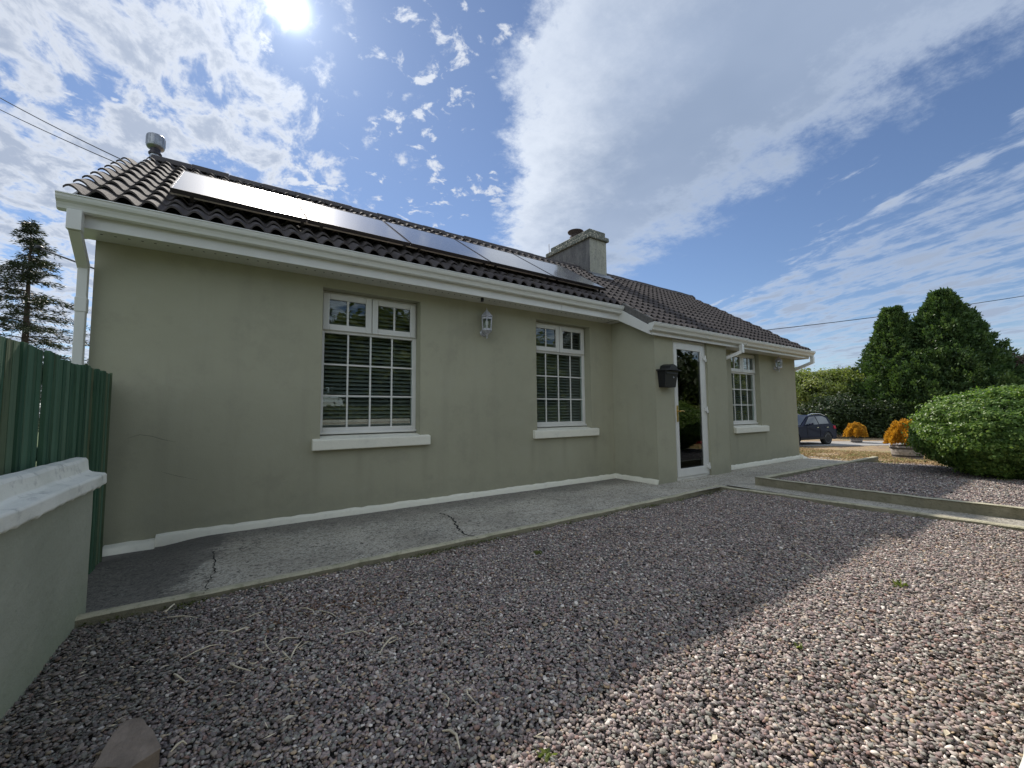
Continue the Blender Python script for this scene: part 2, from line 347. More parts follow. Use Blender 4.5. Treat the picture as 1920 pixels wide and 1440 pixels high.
MT['slate_rock'] = simple('brown_stone', (0.22, 0.175, 0.14), 0.85, var=0.35, nscale=9, bmp=0.9, bscale=45)
MT['bark'] = simple('bark', (0.075, 0.055, 0.04), 0.95, var=0.4, nscale=12, bmp=1, bscale=30)
# fence timber
m, k, b = mat('green_stained_timber'); p = pos(k)
st = k.node('ShaderNodeMapping'); k.put(st.inputs['Vector'], p); st.inputs['Scale'].default_value = (40, 40, 1.6)
f = k.noise(st.outputs[0], 1.0, 5, 0.65); tone = k.node('ShaderNodeAttribute', attribute_name='tone').outputs['Fac']
c = k.ramp(tone, [(0, (0.042, 0.092, 0.058)), (0.45, (0.078, 0.155, 0.098)), (0.8, (0.115, 0.195, 0.130)), (1, (0.125, 0.150, 0.085))])
c = k.mix(k.sstep(f, 0.5, 0.75, 0, 0.55), c, (0.10, 0.10, 0.055)); c = k.mix(k.sstep(f, 0.48, 0.3, 0, 0.6), c, (0.02, 0.035, 0.027))
k.put(b.inputs['Base Color'], c); b.inputs['Roughness'].default_value = 1.0; b.inputs['Specular IOR Level'].default_value = 0.1; bump(k, b, f, 1.0, 0.006)
MT['fence'] = m
# foliage
def foliage(name, stops, trans=0.35, rough=0.5):
    m = bpy.data.materials.new(name); m.use_nodes = True; k = NT(m.node_tree); b = k.n['Principled BSDF']; o = k.n['Material Output']
    tone = k.node('ShaderNodeAttribute', attribute_name='tone').outputs['Fac']
    c = k.ramp(tone, stops); k.put(b.inputs['Base Color'], c); b.inputs['Roughness'].default_value = rough; b.inputs['Specular IOR Level'].default_value = 0.35
    t = k.node('ShaderNodeBsdfTranslucent'); k.put(t.inputs[0], k.mix(1.0, c, (1.5, 1.6, 0.8), 'MULTIPLY'))
    mx = k.node('ShaderNodeMixShader'); mx.inputs[0].default_value = trans
    k.l.new(b.outputs[0], mx.inputs[1]); k.l.new(t.outputs[0], mx.inputs[2]); k.l.new(mx.outputs[0], o.inputs['Surface'])
    return m
MT['conifer'] = foliage('conifer_leaf', [(0, (0.022, 0.045, 0.016)), (0.5, (0.05, 0.095, 0.03)), (1, (0.10, 0.155, 0.045))], 0.22)
MT['box'] = foliage('box_leaf', [(0, (0.055, 0.11, 0.022)), (0.55, (0.13, 0.22, 0.048)), (1, (0.28, 0.37, 0.09))], 0.35, 0.4)
MT['decid'] = foliage('hedge_leaf', [(0, (0.07, 0.095, 0.028)), (0.5, (0.15, 0.19, 0.055)), (1, (0.28, 0.30, 0.10))], 0.4)
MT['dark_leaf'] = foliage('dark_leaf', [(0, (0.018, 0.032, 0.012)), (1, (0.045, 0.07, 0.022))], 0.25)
MT['copper'] = foliage('copper_leaf', [(0, (0.045, 0.028, 0.026)), (0.6, (0.085, 0.055, 0.04)), (1, (0.10, 0.10, 0.045))], 0.25)
MT['gold'] = foliage('golden_leaf', [(0, (0.30, 0.14, 0.015)), (0.5, (0.50, 0.25, 0.03)), (1, (0.62, 0.36, 0.06))], 0.35)
MT['spruce'] = foliage('spruce_needle', [(0, (0.018, 0.026, 0.014)), (1, (0.048, 0.062, 0.028))], 0.15)
MT['red'] = foliage('red_petal', [(0, (0.45, 0.01, 0.03)), (1, (0.7, 0.04, 0.08))], 0.3)
MT['pot'] = simple('barrel_wood', (0.30, 0.27, 0.245), 0.85, var=0.3, nscale=18, bmp=0.5)
MT['hoop'] = simple('barrel_hoop', (0.08, 0.075, 0.075), 0.6, 0.6)
MT['soil'] = simple('soil', (0.05, 0.038, 0.03), 1.0, bmp=1)
m, k, b = mat('car_paint'); b.inputs['Base Color'].default_value = (0.022, 0.028, 0.052, 1); b.inputs['Roughness'].default_value = 0.35; b.inputs['Specular IOR Level'].default_value = 0.06
b.inputs['Metallic'].default_value = 0.0; b.inputs['Coat Weight'].default_value = 0.03; b.inputs['Coat Roughness'].default_value = 0.04
k.put(b.inputs['Base Color'], k.mix(k.noise(pos(k), 300, 2), (0.010, 0.014, 0.030), (0.018, 0.022, 0.042)))
MT['car_paint'] = m
MT['car_glass'] = simple('car_glass', (0.02, 0.025, 0.03), 0.03, 0.0, spec=1.0)
MT['rim'] = simple('wheel_rim', (0.22, 0.22, 0.24), 0.3, 0.9)
MT['chrome'] = simple('chrome', (0.7, 0.7, 0.72), 0.15, 1.0)
MT['lens'] = simple('headlamp_lens', (0.5, 0.52, 0.55), 0.1, 0.3)
MT['cable'] = simple('cable_black', (0.012, 0.012, 0.014), 0.6)

# ------------------------------------------------------------------ mesh helpers
class MB:
    def __init__(s): s.v = []; s.f = []; s.sm = []; s.tone = []
    def add(s, vs, fs, smooth=False, tone=0.5):
        o = len(s.v); s.v += [tuple(map(float, q)) for q in vs]
        for f in fs: s.f.append([i+o for i in f]); s.sm.append(smooth); s.tone.append(tone)
        return s
    def box(s, x0, x1, y0, y1, z0, z1, tone=0.5):
        return s.add([(x0,y0,z0),(x1,y0,z0),(x1,y1,z0),(x0,y1,z0),(x0,y0,z1),(x1,y0,z1),(x1,y1,z1),(x0,y1,z1)],
                     [(0,3,2,1),(4,5,6,7),(0,1,5,4),(1,2,6,5),(2,3,7,6),(3,0,4,7)], False, tone)
    def hexa(s, bot, top, tone=0.5, smooth=False):     # two n-gons joined
        k = len(bot)
        return s.add(list(bot)+list(top), [tuple(range(k))[::-1], tuple(range(k, 2*k))]+[(i,(i+1)%k,k+(i+1)%k,k+i) for i in range(k)], smooth, tone)
    def prism_x(s, poly, x0, x1, smooth=False):        # poly of (y,z)
        return s.hexa([(x0,a,b) for a,b in poly], [(x1,a,b) for a,b in poly], smooth=smooth)
    def bar(s, p0, p1, w, h, upv=(0,0,1), tone=0.5):
        p0, p1 = Vector(p0), Vector(p1); d = (p1-p0).normalized(); u = Vector(upv)
        sd = d.cross(u)
        if sd.length < 1e-4: sd = d.cross(Vector((1,0,0)))
        sd.normalize(); u2 = sd.cross(d)
        q = lambda p: [p+sd*a*w/2+u2*b_*h/2 for a,b_ in ((-1,-1),(1,-1),(1,1),(-1,1))]
        return s.hexa(q(p0), q(p1), tone)
    def tube(s, pts, rad, n=8, cap=True):
        pts = [Vector(p) for p in pts]
        if not hasattr(rad, '__len__'): rad = [rad]*len(pts)
        vs = []; prev = None
        for i, p in enumerate(pts):
            d = (pts[min(i+1, len(pts)-1)]-pts[max(i-1, 0)]).normalized()
            a = prev - d*prev.dot(d) if prev is not None else (d.cross(Vector((0,0,1))) if abs(d.z) < 0.95 else d.cross(Vector((1,0,0))))
            a.normalize(); prev = a; bb = d.cross(a)
            for j in range(n):
                t = 2*math.pi*j/n; vs.append(p+(a*math.cos(t)+bb*math.sin(t))*rad[i])
        fs = [(i*n+j, i*n+(j+1)%n, (i+1)*n+(j+1)%n, (i+1)*n+j) for i in range(len(pts)-1) for j in range(n)]
        s.add(vs, fs, True)
        if cap: s.add([vs[j] for j in range(n)], [tuple(range(n))[::-1]]); s.add([vs[-n+j] for j in range(n)], [tuple(range(n))])
        return s
    def lathe(s, prof, c, n=20, smooth=True, squash=(1,1), rot=0.0):
        vs = []
        for r, z in prof:
            for j in range(n):
                t = 2*math.pi*j/n+rot; vs.append((c[0]+r*math.cos(t)*squash[0], c[1]+r*math.sin(t)*squash[1], c[2]+z))
        m_ = len(prof)
        s.add(vs, [(i*n+j, i*n+(j+1)%n, (i+1)*n+(j+1)%n, (i+1)*n+j) for i in range(m_-1) for j in range(n)], smooth)
        s.add(vs[:n], [tuple(range(n))[::-1]]); s.add(vs[-n:], [tuple(range(n))])
        return s
    def grid(s, x0, x1, y0, y1, nx, ny, zf, skirt=None):
        vs = [(x0+(x1-x0)*i/nx, y0+(y1-y0)*j/ny, zf(x0+(x1-x0)*i/nx, y0+(y1-y0)*j/ny)) for j in range(ny+1) for i in range(nx+1)]
        return s.add(vs, [(j*(nx+1)+i, j*(nx+1)+i+1, (j+1)*(nx+1)+i+1, (j+1)*(nx+1)+i) for j in range(ny) for i in range(nx)], True)

W = {}     # world position of every parent
def empty(name, loc, label, cat, group=None, rz=0.0):
    o = bpy.data.objects.new(name, None); C.objects.link(o); o.location = loc; o.rotation_euler = (0, 0, rz); o.empty_display_size = 0.2
    o['label'] = label; o['category'] = cat
    if group: o['group'] = group
    W[o] = Vector(loc); return o
def tag(o, label=None, cat=None, group=None, kind=None):
    if label: o['label'] = label
    if cat: o['category'] = cat
    if group: o['group'] = group
    if kind: o['kind'] = kind
    return o
def mesh_np(name, v, f, tone=None, smooth=False):
    me = bpy.data.meshes.new(name); v = np.asarray(v, np.float32); f = np.asarray(f, np.int32); nf, k_ = f.shape
    me.vertices.add(len(v)); me.vertices.foreach_set('co', v.ravel()); me.loops.add(nf*k_); me.loops.foreach_set('vertex_index', f.ravel())
    me.polygons.add(nf); me.polygons.foreach_set('loop_start', np.arange(nf, dtype=np.int32)*k_); me.polygons.foreach_set('loop_total', np.full(nf, k_, np.int32))
    me.polygons.foreach_set('use_smooth', np.full(nf, smooth, bool)); me.update(calc_edges=True)
    if tone is not None:
        a = me.attributes.new('tone', 'FLOAT', 'FACE'); a.data.foreach_set('value', np.asarray(tone, np.float32))
    return me
def link(name, me, material, parent=None, loc=(0,0,0)):
    o = bpy.data.objects.new(name, me); C.objects.link(o)
    if material: me.materials.append(material)
    wl = Vector(loc); W[o] = wl
    if parent: o.parent = parent; o.location = wl-W[parent]
    else: o.location = wl
    return o
def obj(name, mb, material, parent=None, bevel=0.0, local=False, origin=None):
    v = np.array(mb.v, float)
    if local: c = Vector((0,0,0))
    elif origin is not None: c = Vector(origin)
    else: c = Vector(((v[:,0].min()+v[:,0].max())/2, (v[:,1].min()+v[:,1].max())/2, v[:,2].min()))
    me = bpy.data.meshes.new(name); me.from_pydata([tuple(Vector(q)-c) for q in mb.v], [], mb.f)
    me.polygons.foreach_set('use_smooth', mb.sm)
    a = me.attributes.new('tone', 'FLOAT', 'FACE'); a.data.foreach_set('value', mb.tone)
    o = bpy.data.objects.new(name, me); C.objects.link(o); me.materials.append(MT[material] if isinstance(material, str) else material)
    if local:
        W[o] = Vector((0,0,0)); o.parent = parent
    else:
        W[o] = c
        if parent: o.parent = parent; o.location = c-W[parent]
        else: o.location = c
    if bevel:
        bv = o.modifiers.new('bevel', 'BEVEL'); bv.width = bevel; bv.segments = 2; bv.limit_method = 'ANGLE'
    return o
def wobble(mb, amp, freq=6.0, seed=0):
    from mathutils import noise as mn
    mb.v = [(x+amp*mn.noise(Vector((x*freq+seed, y*freq, z*freq))), y+amp*mn.noise(Vector((x*freq, y*freq+9+seed, z*freq))), z+amp*mn.noise(Vector((x*freq, y*freq, z*freq+5+seed)))) for x, y, z in mb.v]
    return mb

# ------------------------------------------------------------------ leaves
def leaf_mesh(name, P, N, size, aspect=0.6, tone=None, spread=0.8, fold=True):
    """P points, N preferred normals; every leaf a bent rhombus"""
    k_ = len(P); N = N + rng.normal(0, spread, (k_, 3)); N /= np.linalg.norm(N, axis=1)[:, None]+1e-9
    A = rng.normal(0, 1, (k_, 3)); A -= N*(A*N).sum(1)[:, None]; A /= np.linalg.norm(A, axis=1)[:, None]+1e-9
    B = np.cross(N, A); s_ = (np.asarray(size)*rng.uniform(0.6, 1.35, k_))[:, None]
    v = np.empty((k_, 4, 3)); v[:, 0] = P-A*s_; v[:, 1] = P+B*s_*aspect+N*s_*0.15; v[:, 2] = P+A*s_; v[:, 3] = P-B*s_*aspect+N*s_*0.15
    if tone is None: tone = rng.uniform(0, 1, k_)
    return mesh_np(name, v.reshape(-1, 3), np.arange(k_*4).reshape(-1, 4), tone)
def sprig_mesh(name, P, D, length, width, tone=None, jit=0.35):
    """elongated leaves pointing along D"""
    k_ = len(P); D = D+rng.normal(0, jit, (k_, 3)); D /= np.linalg.norm(D, axis=1)[:, None]+1e-9
    A = np.cross(D, rng.normal(0, 1, (k_, 3))); A /= np.linalg.norm(A, axis=1)[:, None]+1e-9
    L = (np.asarray(length)*rng.uniform(0.6, 1.4, k_))[:, None]; Wd = (np.asarray(width)*rng.uniform(0.7, 1.3, k_))[:, None]
    v = np.empty((k_, 4, 3)); v[:, 0] = P; v[:, 1] = P+D*L*0.5+A*Wd; v[:, 2] = P+D*L; v[:, 3] = P+D*L*0.45-A*Wd
    if tone is None: tone = rng.uniform(0, 1, k_)
    return mesh_np(name, v.reshape(-1, 3), np.arange(k_*4).reshape(-1, 4), tone)
def rand_dirs(k_):
    d = rng.normal(0, 1, (k_, 3)); return d/np.linalg.norm(d, axis=1)[:, None]

def trunk_mb(base, h, r, lean=(0,0), limbs=5, spread=0.5, lo=0.35):
    mb = MB(); b0 = Vector(base); pts = [b0+Vector((lean[0]*t+0.04*math.sin(5*t)*h*0.2, lean[1]*t, h*t)) for t in np.linspace(0, 1, 6)]
    mb.tube(pts, list(np.linspace(r, r*0.25, 6)), 8)
    for i in range(limbs):
        t = lo+(0.9-lo)*i/max(1, limbs-1); p = b0+Vector((lean[0]*t, lean[1]*t, h*t)); a = i*2.4+random.random()
        e = p+Vector((math.cos(a)*spread*h*0.5, math.sin(a)*spread*h*0.5, h*0.22)); mid = (p+e)/2+Vector((0, 0, -0.05*h))
        mb.tube([p, mid, e], [r*0.45, r*0.3, r*0.1], 6)
    return mb
def clump_tree(name, base, h, rad, label, cat, material, group=None, nclump=140, leaves=90, leaf=0.07, crown_lo=0.25, lobes=7, squash=0.85, trunk_r=0.12, clump_r=0.32, seed_top=None, aspect=0.6):
    root = empty(name, base, label, cat, group)
    lob = []
    for i in range(lobes):
        a = i*2.399; rr = rad*0.5*math.sqrt((i+0.3)/lobes); lob.append((base[0]+rr*math.cos(a), base[1]+rr*math.sin(a), base[2]+h*(crown_lo+(0.92-crown_lo)*(0.35+0.4*random.random()) ), rad*random.uniform(0.5, 0.72)))
    lob.append((base[0], base[1], base[2]+h-rad*0.55, rad*0.55))
    Cc = []; Nn = []
    for _ in range(nclump):
        lx, ly, lz, lr = random.choice(lob); d = rand_dirs(1)[0]
        q = np.array((lx, ly, lz))+d*np.array((1, 1, squash))*lr*random.uniform(0.72, 1.05)
        if q[2] < base[2]+h*crown_lo*0.5: q[2] = base[2]+h*crown_lo*0.5+random.random()*0.3
        Cc.append(q); Nn.append(d)
    Cc = np.array(Cc); Nn = np.array(Nn); idx = np.repeat(np.arange(nclump), leaves)
    P = Cc[idx]+rng.normal(0, 1, (len(idx), 3))*clump_r*0.45*np.array((1, 1, 0.75)); ct = rng.uniform(0, 1, nclump)[idx]
    me = leaf_mesh('crown', P-np.array(base), Nn[idx]+np.array((0, 0, 0.5)), leaf, aspect, np.clip(ct*0.5+rng.uniform(0, 0.5, len(idx)), 0, 1))
    link('crown', me, MT[material], root, base)
    obj('trunk', trunk_mb(base, h*0.8, trunk_r, limbs=6, spread=rad/h), 'bark', root)
    return root

# ------------------------------------------------------------------ GROUND
Z_PATH, Z_GRAV, Z_BED = -1.10, -1.152, -1.045
def gz(x):
    if x < 6.6: return -1.27
    if x < 10.4: return -1.27+0.10*(x-6.6)/3.8
    if x < 11.2: return -1.17+0.08*(x-10.4)/0.8
    if x < 19: return -1.09-0.42*(x-11.2)/7.8
    return -1.51
mb = MB()
xs = [-300, -80, -30, -10, -3, 0, 3, 6.6, 8.5, 10.4, 11.2, 12, 13, 14, 15, 16, 17, 18, 19, 25, 40, 80, 400]; ys = [-300, -80, -30, -12, -6, -3, 0, 1.5, 3, 4.5, 6, 9, 15, 40, 100, 400]
vs = [(x, y, gz(x)) for y in ys for x in xs]; nx = len(xs)
mb.add(vs, [(j*nx+i, j*nx+i+1, (j+1)*nx+i+1, (j+1)*nx+i) for j in range(len(ys)-1) for i in range(nx-1)])
tag(obj('ground', mb, 'dry_grass', origin=(0, 0, 0)), kind='structure')
mb = MB()
def far_pt(px, py):
    z = -1.2
    for _ in range(30): q_ = at_z(px, py, z); z = 0.5*z+0.5*gz(q_[0])
    return q_
N1 = [far_pt(px, py) for px, py in ((1380, 839.5), (1460, 838), (1550, 836.5), (1650, 835.5), (1750, 835), (1850, 835), (2000, 836))]
N2 = [far_pt(px, py) for px, py in ((1380, 829.5), (1460, 828.5), (1550, 828), (1650, 827.5), (1750, 827), (1850, 826.5), (2000, 826))]
for i in range(6):
    for s_ in range(6):
        p = []
        for (A_, B_, t) in ((N1[i], N2[i], s_/6), (N1[i+1], N2[i+1], s_/6), (N1[i+1], N2[i+1], (s_+1)/6), (N1[i], N2[i], (s_+1)/6)):
            x = A_[0]+(B_[0]-A_[0])*t; y = A_[1]+(B_[1]-A_[1])*t; p.append((x, y, gz(x)+0.012))
        mb.add(p, [(0, 1, 2, 3)])
tag(obj('driveway', mb, 'drive'), kind='structure')

from mathutils import noise as mn
def pz(x, y):
    z = Z_PATH+0.006*mn.noise(Vector((x*1.5, y*1.5, 0)))
    if x < -0.15: z -= 0.035*min(1, (-0.15-x)/0.25)
    return z
mb = MB()
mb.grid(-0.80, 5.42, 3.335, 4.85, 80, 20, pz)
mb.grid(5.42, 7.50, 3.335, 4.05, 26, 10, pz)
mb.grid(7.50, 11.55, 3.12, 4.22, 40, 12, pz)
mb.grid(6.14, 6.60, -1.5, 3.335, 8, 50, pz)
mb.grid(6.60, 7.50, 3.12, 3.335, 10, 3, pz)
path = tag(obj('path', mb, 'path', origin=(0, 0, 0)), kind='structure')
# cracks in the slab
def crack(pts, w_):
    mb = MB(); P_ = []
    for i, (x, y) in enumerate(pts):
        ww = w_*(0.4+0.9*random.random()); P_.append((x-ww, y)); P_.append((x+ww, y))
    vs = [(x, y, pz(x, y)+0.003) for x, y in P_]; mb.add(vs, [(2*i, 2*i+1, 2*i+3, 2*i+2) for i in range(len(pts)-1)])
    return obj('crack', mb, 'crack', path)
a = at_z(825, 962, Z_PATH); b_ = at_z(893, 1009, Z_PATH)
crack([(a[0]+(b_[0]-a[0])*t+0.05*math.sin(6.5*t)+random.uniform(-.018, .018), a[1]+(b_[1]-a[1])*t) for t in np.linspace(0, 1, 30)], 0.010)
a = at_z(400, 1033, Z_PATH); m1 = at_z(402, 1068, Z_PATH); b_ = at_z(385, 1112, Z_PATH)
crack([(a[0]+(m1[0]-a[0])*t+random.uniform(-.012, .012), a[1]+(m1[1]-a[1])*t) for t in np.linspace(0, 1, 12)]+[(m1[0]+(b_[0]-m1[0])*t+random.uniform(-.015, .015), m1[1]+(b_[1]-m1[1])*t) for t in np.linspace(0.1, 1, 14)], 0.004)

def kerb_run(name, pts, width, z0, z1, label, n_st=0):
    """kerb as a slightly uneven swept block; pts = inner-edge polyline"""
    mb = MB(); P_ = []
    for i in range(len(pts)-1):
        a, b2 = np.array(pts[i]), np.array(pts[i+1]); k_ = max(2, int(np.linalg.norm(b2-a)/0.12))
        for t in range(k_ if i < len(pts)-2 else k_+1): P_.append(a+(b2-a)*t/k_)
    vs = []
    for i, p in enumerate(P_):
        d = P_[min(i+1, len(P_)-1)]-P_[max(i-1, 0)]; d = d/np.linalg.norm(d); nn = np.array((d[1], -d[0]))
        jz = random.uniform(-.004, .003); j = random.uniform(-.005, .005); qd = p+nn*(width+j)
        vs += [(p[0], p[1], z0), (p[0], p[1], z1+jz), (p[0]+nn[0]*0.008*0, p[1], z1+jz), (qd[0]-nn[0]*0.012, qd[1]-nn[1]*0.012, z1+jz), (qd[0], qd[1], z1+jz-0.012), (qd[0], qd[1], z0)]
    fs = []
    for i in range(len(P_)-1):
        for j in (1, 2, 3, 4): fs.append((i*6+j, i*6+j+1, (i+1)*6+j+1, (i+1)*6+j))
        fs.append((i*6, i*6+1, (i+1)*6+1, (i+1)*6))
    mb.add(vs, fs); mb.add(vs[:6], [(0, 1, 3, 4, 5)]); mb.add(vs[-6:], [(0, 5, 4, 3, 1)])
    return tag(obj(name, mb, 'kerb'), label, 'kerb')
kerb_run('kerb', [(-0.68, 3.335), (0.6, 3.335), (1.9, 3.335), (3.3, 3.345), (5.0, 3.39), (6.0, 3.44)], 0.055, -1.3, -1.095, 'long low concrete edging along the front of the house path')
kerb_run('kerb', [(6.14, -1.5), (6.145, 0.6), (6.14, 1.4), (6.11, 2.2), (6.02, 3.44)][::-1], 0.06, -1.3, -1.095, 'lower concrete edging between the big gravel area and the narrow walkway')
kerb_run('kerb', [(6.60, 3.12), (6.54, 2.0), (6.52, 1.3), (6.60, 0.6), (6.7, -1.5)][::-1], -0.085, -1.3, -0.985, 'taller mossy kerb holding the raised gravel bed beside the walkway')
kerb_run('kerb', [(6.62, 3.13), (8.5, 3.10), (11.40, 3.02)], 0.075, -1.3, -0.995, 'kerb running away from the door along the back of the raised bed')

mb = MB(); mb.grid(-1.2, 6.2, -0.6, 3.45, 60, 40, lambda x, y: Z_GRAV-0.010+0.012*math.sin(x*2.1+1)*math.sin(y*2.7)+0.007*math.sin(5.3*x+2*y)*math.sin(6.1*y-1.7*x))
tag(obj('gravel', mb, 'gravel_bed', origin=(0, 0, 0)), kind='structure')
mb = MB(); mb.grid(6.60, 11.5, -3.5, 3.06, 50, 60, lambda x, y: Z_BED-0.012+0.012*math.sin(x*2.1+1)*math.sin(y*2.7)+0.007*math.sin(5.3*x+2*y)*math.sin(6.1*y-1.7*x)-0.06*max(0, x-10.3))
tag(obj('gravel', mb, 'gravel_bed', origin=(0, 0, 0)), kind='structure')

# pebbles: instanced on points, one object per area
peb = bpy.data.collections.new('pebble_shapes')
import bmesh
for i in range(7):
    bm = bmesh.new(); bmesh.ops.create_icosphere(bm, subdivisions=2, radius=1.0)
    sc = Vector((1.0, random.uniform(0.58, 0.88), random.uniform(0.32, 0.5)))
    for v in bm.verts:
        k_ = 1+0.38*mn.noise(v.co*1.3+Vector((i*7, 0, 0)))+0.22*mn.noise(v.co*2.6+Vector((0, i*5, 0)))
        v.co = Vector((v.co.x*sc.x, v.co.y*sc.y, v.co.z*sc.z))*k_
    me = bpy.data.meshes.new('pebble'); bm.to_mesh(me); bm.free(); me.polygons.foreach_set('use_smooth', [True]*len(me.polygons)); me.materials.append(MT['pebble'])
    o = bpy.data.objects.new('pebble_%s' % 'abcdefg'[i], me); peb.objects.link(o)
def scatter(name, P, scales, coll, label=None):
    me = bpy.data.meshes.new(name); me.vertices.add(len(P)); me.vertices.foreach_set('co', P.astype(np.float32).ravel())
    a = me.attributes.new('sc', 'FLOAT', 'POINT'); a.data.foreach_set('value', scales.astype(np.float32))
    r_ = np.stack([rng.normal(0, 0.30, len(P)), rng.normal(0, 0.30, len(P)), rng.uniform(0, 6.283, len(P))], 1)
    a = me.attributes.new('rot', 'FLOAT_VECTOR', 'POINT'); a.data.foreach_set('vector', r_.astype(np.float32).ravel())
    me.materials.append(MT['pebble'])
    o = bpy.data.objects.new(name, me); C.objects.link(o)
    g = bpy.data.node_groups.new('scatter_'+name, 'GeometryNodeTree')
    g.interface.new_socket('Geometry', in_out='INPUT', socket_type='NodeSocketGeometry'); g.interface.new_socket('Geometry', in_out='OUTPUT', socket_type='NodeSocketGeometry')
    N_ = g.nodes; gi = N_.new('NodeGroupInput'); go = N_.new('NodeGroupOutput'); ip = N_.new('GeometryNodeInstanceOnPoints'); ci = N_.new('GeometryNodeCollectionInfo')
    ci.inputs['Collection'].default_value = coll; ci.inputs['Separate Children'].default_value = True; ci.inputs['Reset Children'].default_value = True
    ip.inputs['Pick Instance'].default_value = True
    rnd = N_.new('FunctionNodeRandomValue'); rnd.data_type = 'INT'; rnd.inputs['Max'].default_value = 6 if False else 1
    for s_ in rnd.inputs:
        if s_.name == 'Max' and s_.type == 'INT': s_.default_value = 6
        if s_.name == 'Min' and s_.type == 'INT': s_.default_value = 0
    at = N_.new('GeometryNodeInputNamedAttribute'); at.data_type = 'FLOAT'; at.inputs[0].default_value = 'sc'
    ar = N_.new('GeometryNodeInputNamedAttribute'); ar.data_type = 'FLOAT_VECTOR'; ar.inputs[0].default_value = 'rot'
    Lk = g.links.new
    Lk(gi.outputs[0], ip.inputs['Points']); Lk(ci.outputs[0], ip.inputs['Instance']); Lk([s_ for s_ in rnd.outputs if s_.type == 'INT'][0], ip.inputs['Instance Index'])
    Lk(at.outputs[0], ip.inputs['Scale']); Lk(ar.outputs[0], ip.inputs['Rotation']); Lk(ip.outputs[0], go.inputs[0])
    md = o.modifiers.new('scatter', 'NODES'); md.node_group = g
    return o
def pebble_points(x0, x1, y0, y1, dens, z, smin, smax, keep=None, hz=0.02):
    k_ = int((x1-x0)*(y1-y0)*dens); X = rng.uniform(x0, x1, k_); Y = rng.uniform(y0, y1, k_)
    if keep is not None: m_ = keep(X, Y); X, Y = X[m_], Y[m_]
    Z = z+rng.uniform(0, 1, len(X))**1.3*hz*.8+0.012*np.sin(X*2.1+1)*np.sin(Y*2.7)+0.007*np.sin(5.3*X+2*Y)*np.sin(6.1*Y-1.7*X)
    P = np.stack([X, Y, Z], 1); s_ = smin+(smax-smin)*rng.uniform(0, 1, len(X))**1.7
    return P, s_
def in_view(X, Y, z=-1.2, mx=60):
    P = np.stack([X, Y, np.full_like(X, z)], 1); d = P@fw; u_ = 960+F_PX*(P@rt)/d; v_ = 720-F_PX*(P@up)/d
    return (d > 0.15) & (u_ > -200) & (u_ < 2150) & (v_ < 1700)
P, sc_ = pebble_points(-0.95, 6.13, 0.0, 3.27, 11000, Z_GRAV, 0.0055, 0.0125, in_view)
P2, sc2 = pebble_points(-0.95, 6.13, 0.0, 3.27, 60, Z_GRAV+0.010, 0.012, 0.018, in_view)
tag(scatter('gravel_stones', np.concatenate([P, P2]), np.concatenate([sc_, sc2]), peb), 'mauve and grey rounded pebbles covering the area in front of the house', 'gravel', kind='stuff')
P, sc_ = pebble_points(6.69, 11.6, -2.5, 3.01, 4200, Z_BED, 0.008, 0.015, lambda X, Y: in_view(X, Y) & (rng.uniform(0, 1, len(X)) < np.clip((12.2-X)/1.6+0.1*np.sin(Y*9), 0, 1)))
P[:, 2] -= 0.06*np.maximum(0, P[:, 0]-10.3)
tag(scatter('bed_gravel_stones', P, sc_, peb), 'mauve and grey pebbles filling the raised bed by the round bush', 'gravel', kind='stuff')

# parched grass blades over the ground beyond the bed
k_ = 75000; X = 11.0+7.5*rng.uniform(0, 1, k_); Y = rng.uniform(-2.5, 8.5, k_); m_ = (mn is not None) & (rng.uniform(0, 1, k_) < 0.9); X, Y = X[m_], Y[m_]
Z = np.array([gz(x) for x in X]); D = np.stack([rng.normal(0, .7, len(X)), rng.normal(0, .7, len(X)), np.full(len(X), 0.55)], 1)
gt = np.array([mn.noise(Vector((x*.8, y*1.6, 2))) for x, y in zip(X, Y)]); keepg = gt+rng.normal(0, .15, len(X)) > -.12; X, Y, Z, D, gt = X[keepg], Y[keepg], Z[keepg], D[keepg], gt[keepg]
me = sprig_mesh('dry_grass_blades', np.stack([X, Y, Z], 1), D, 0.06, 0.007, np.clip(rng.uniform(0, .8, len(X))+gt*.9, 0, 1))
tag(link('dry_grass_blades', me, MT['straw']), 'short straw coloured parched grass beyond the raised bed', 'grass', kind='stuff')

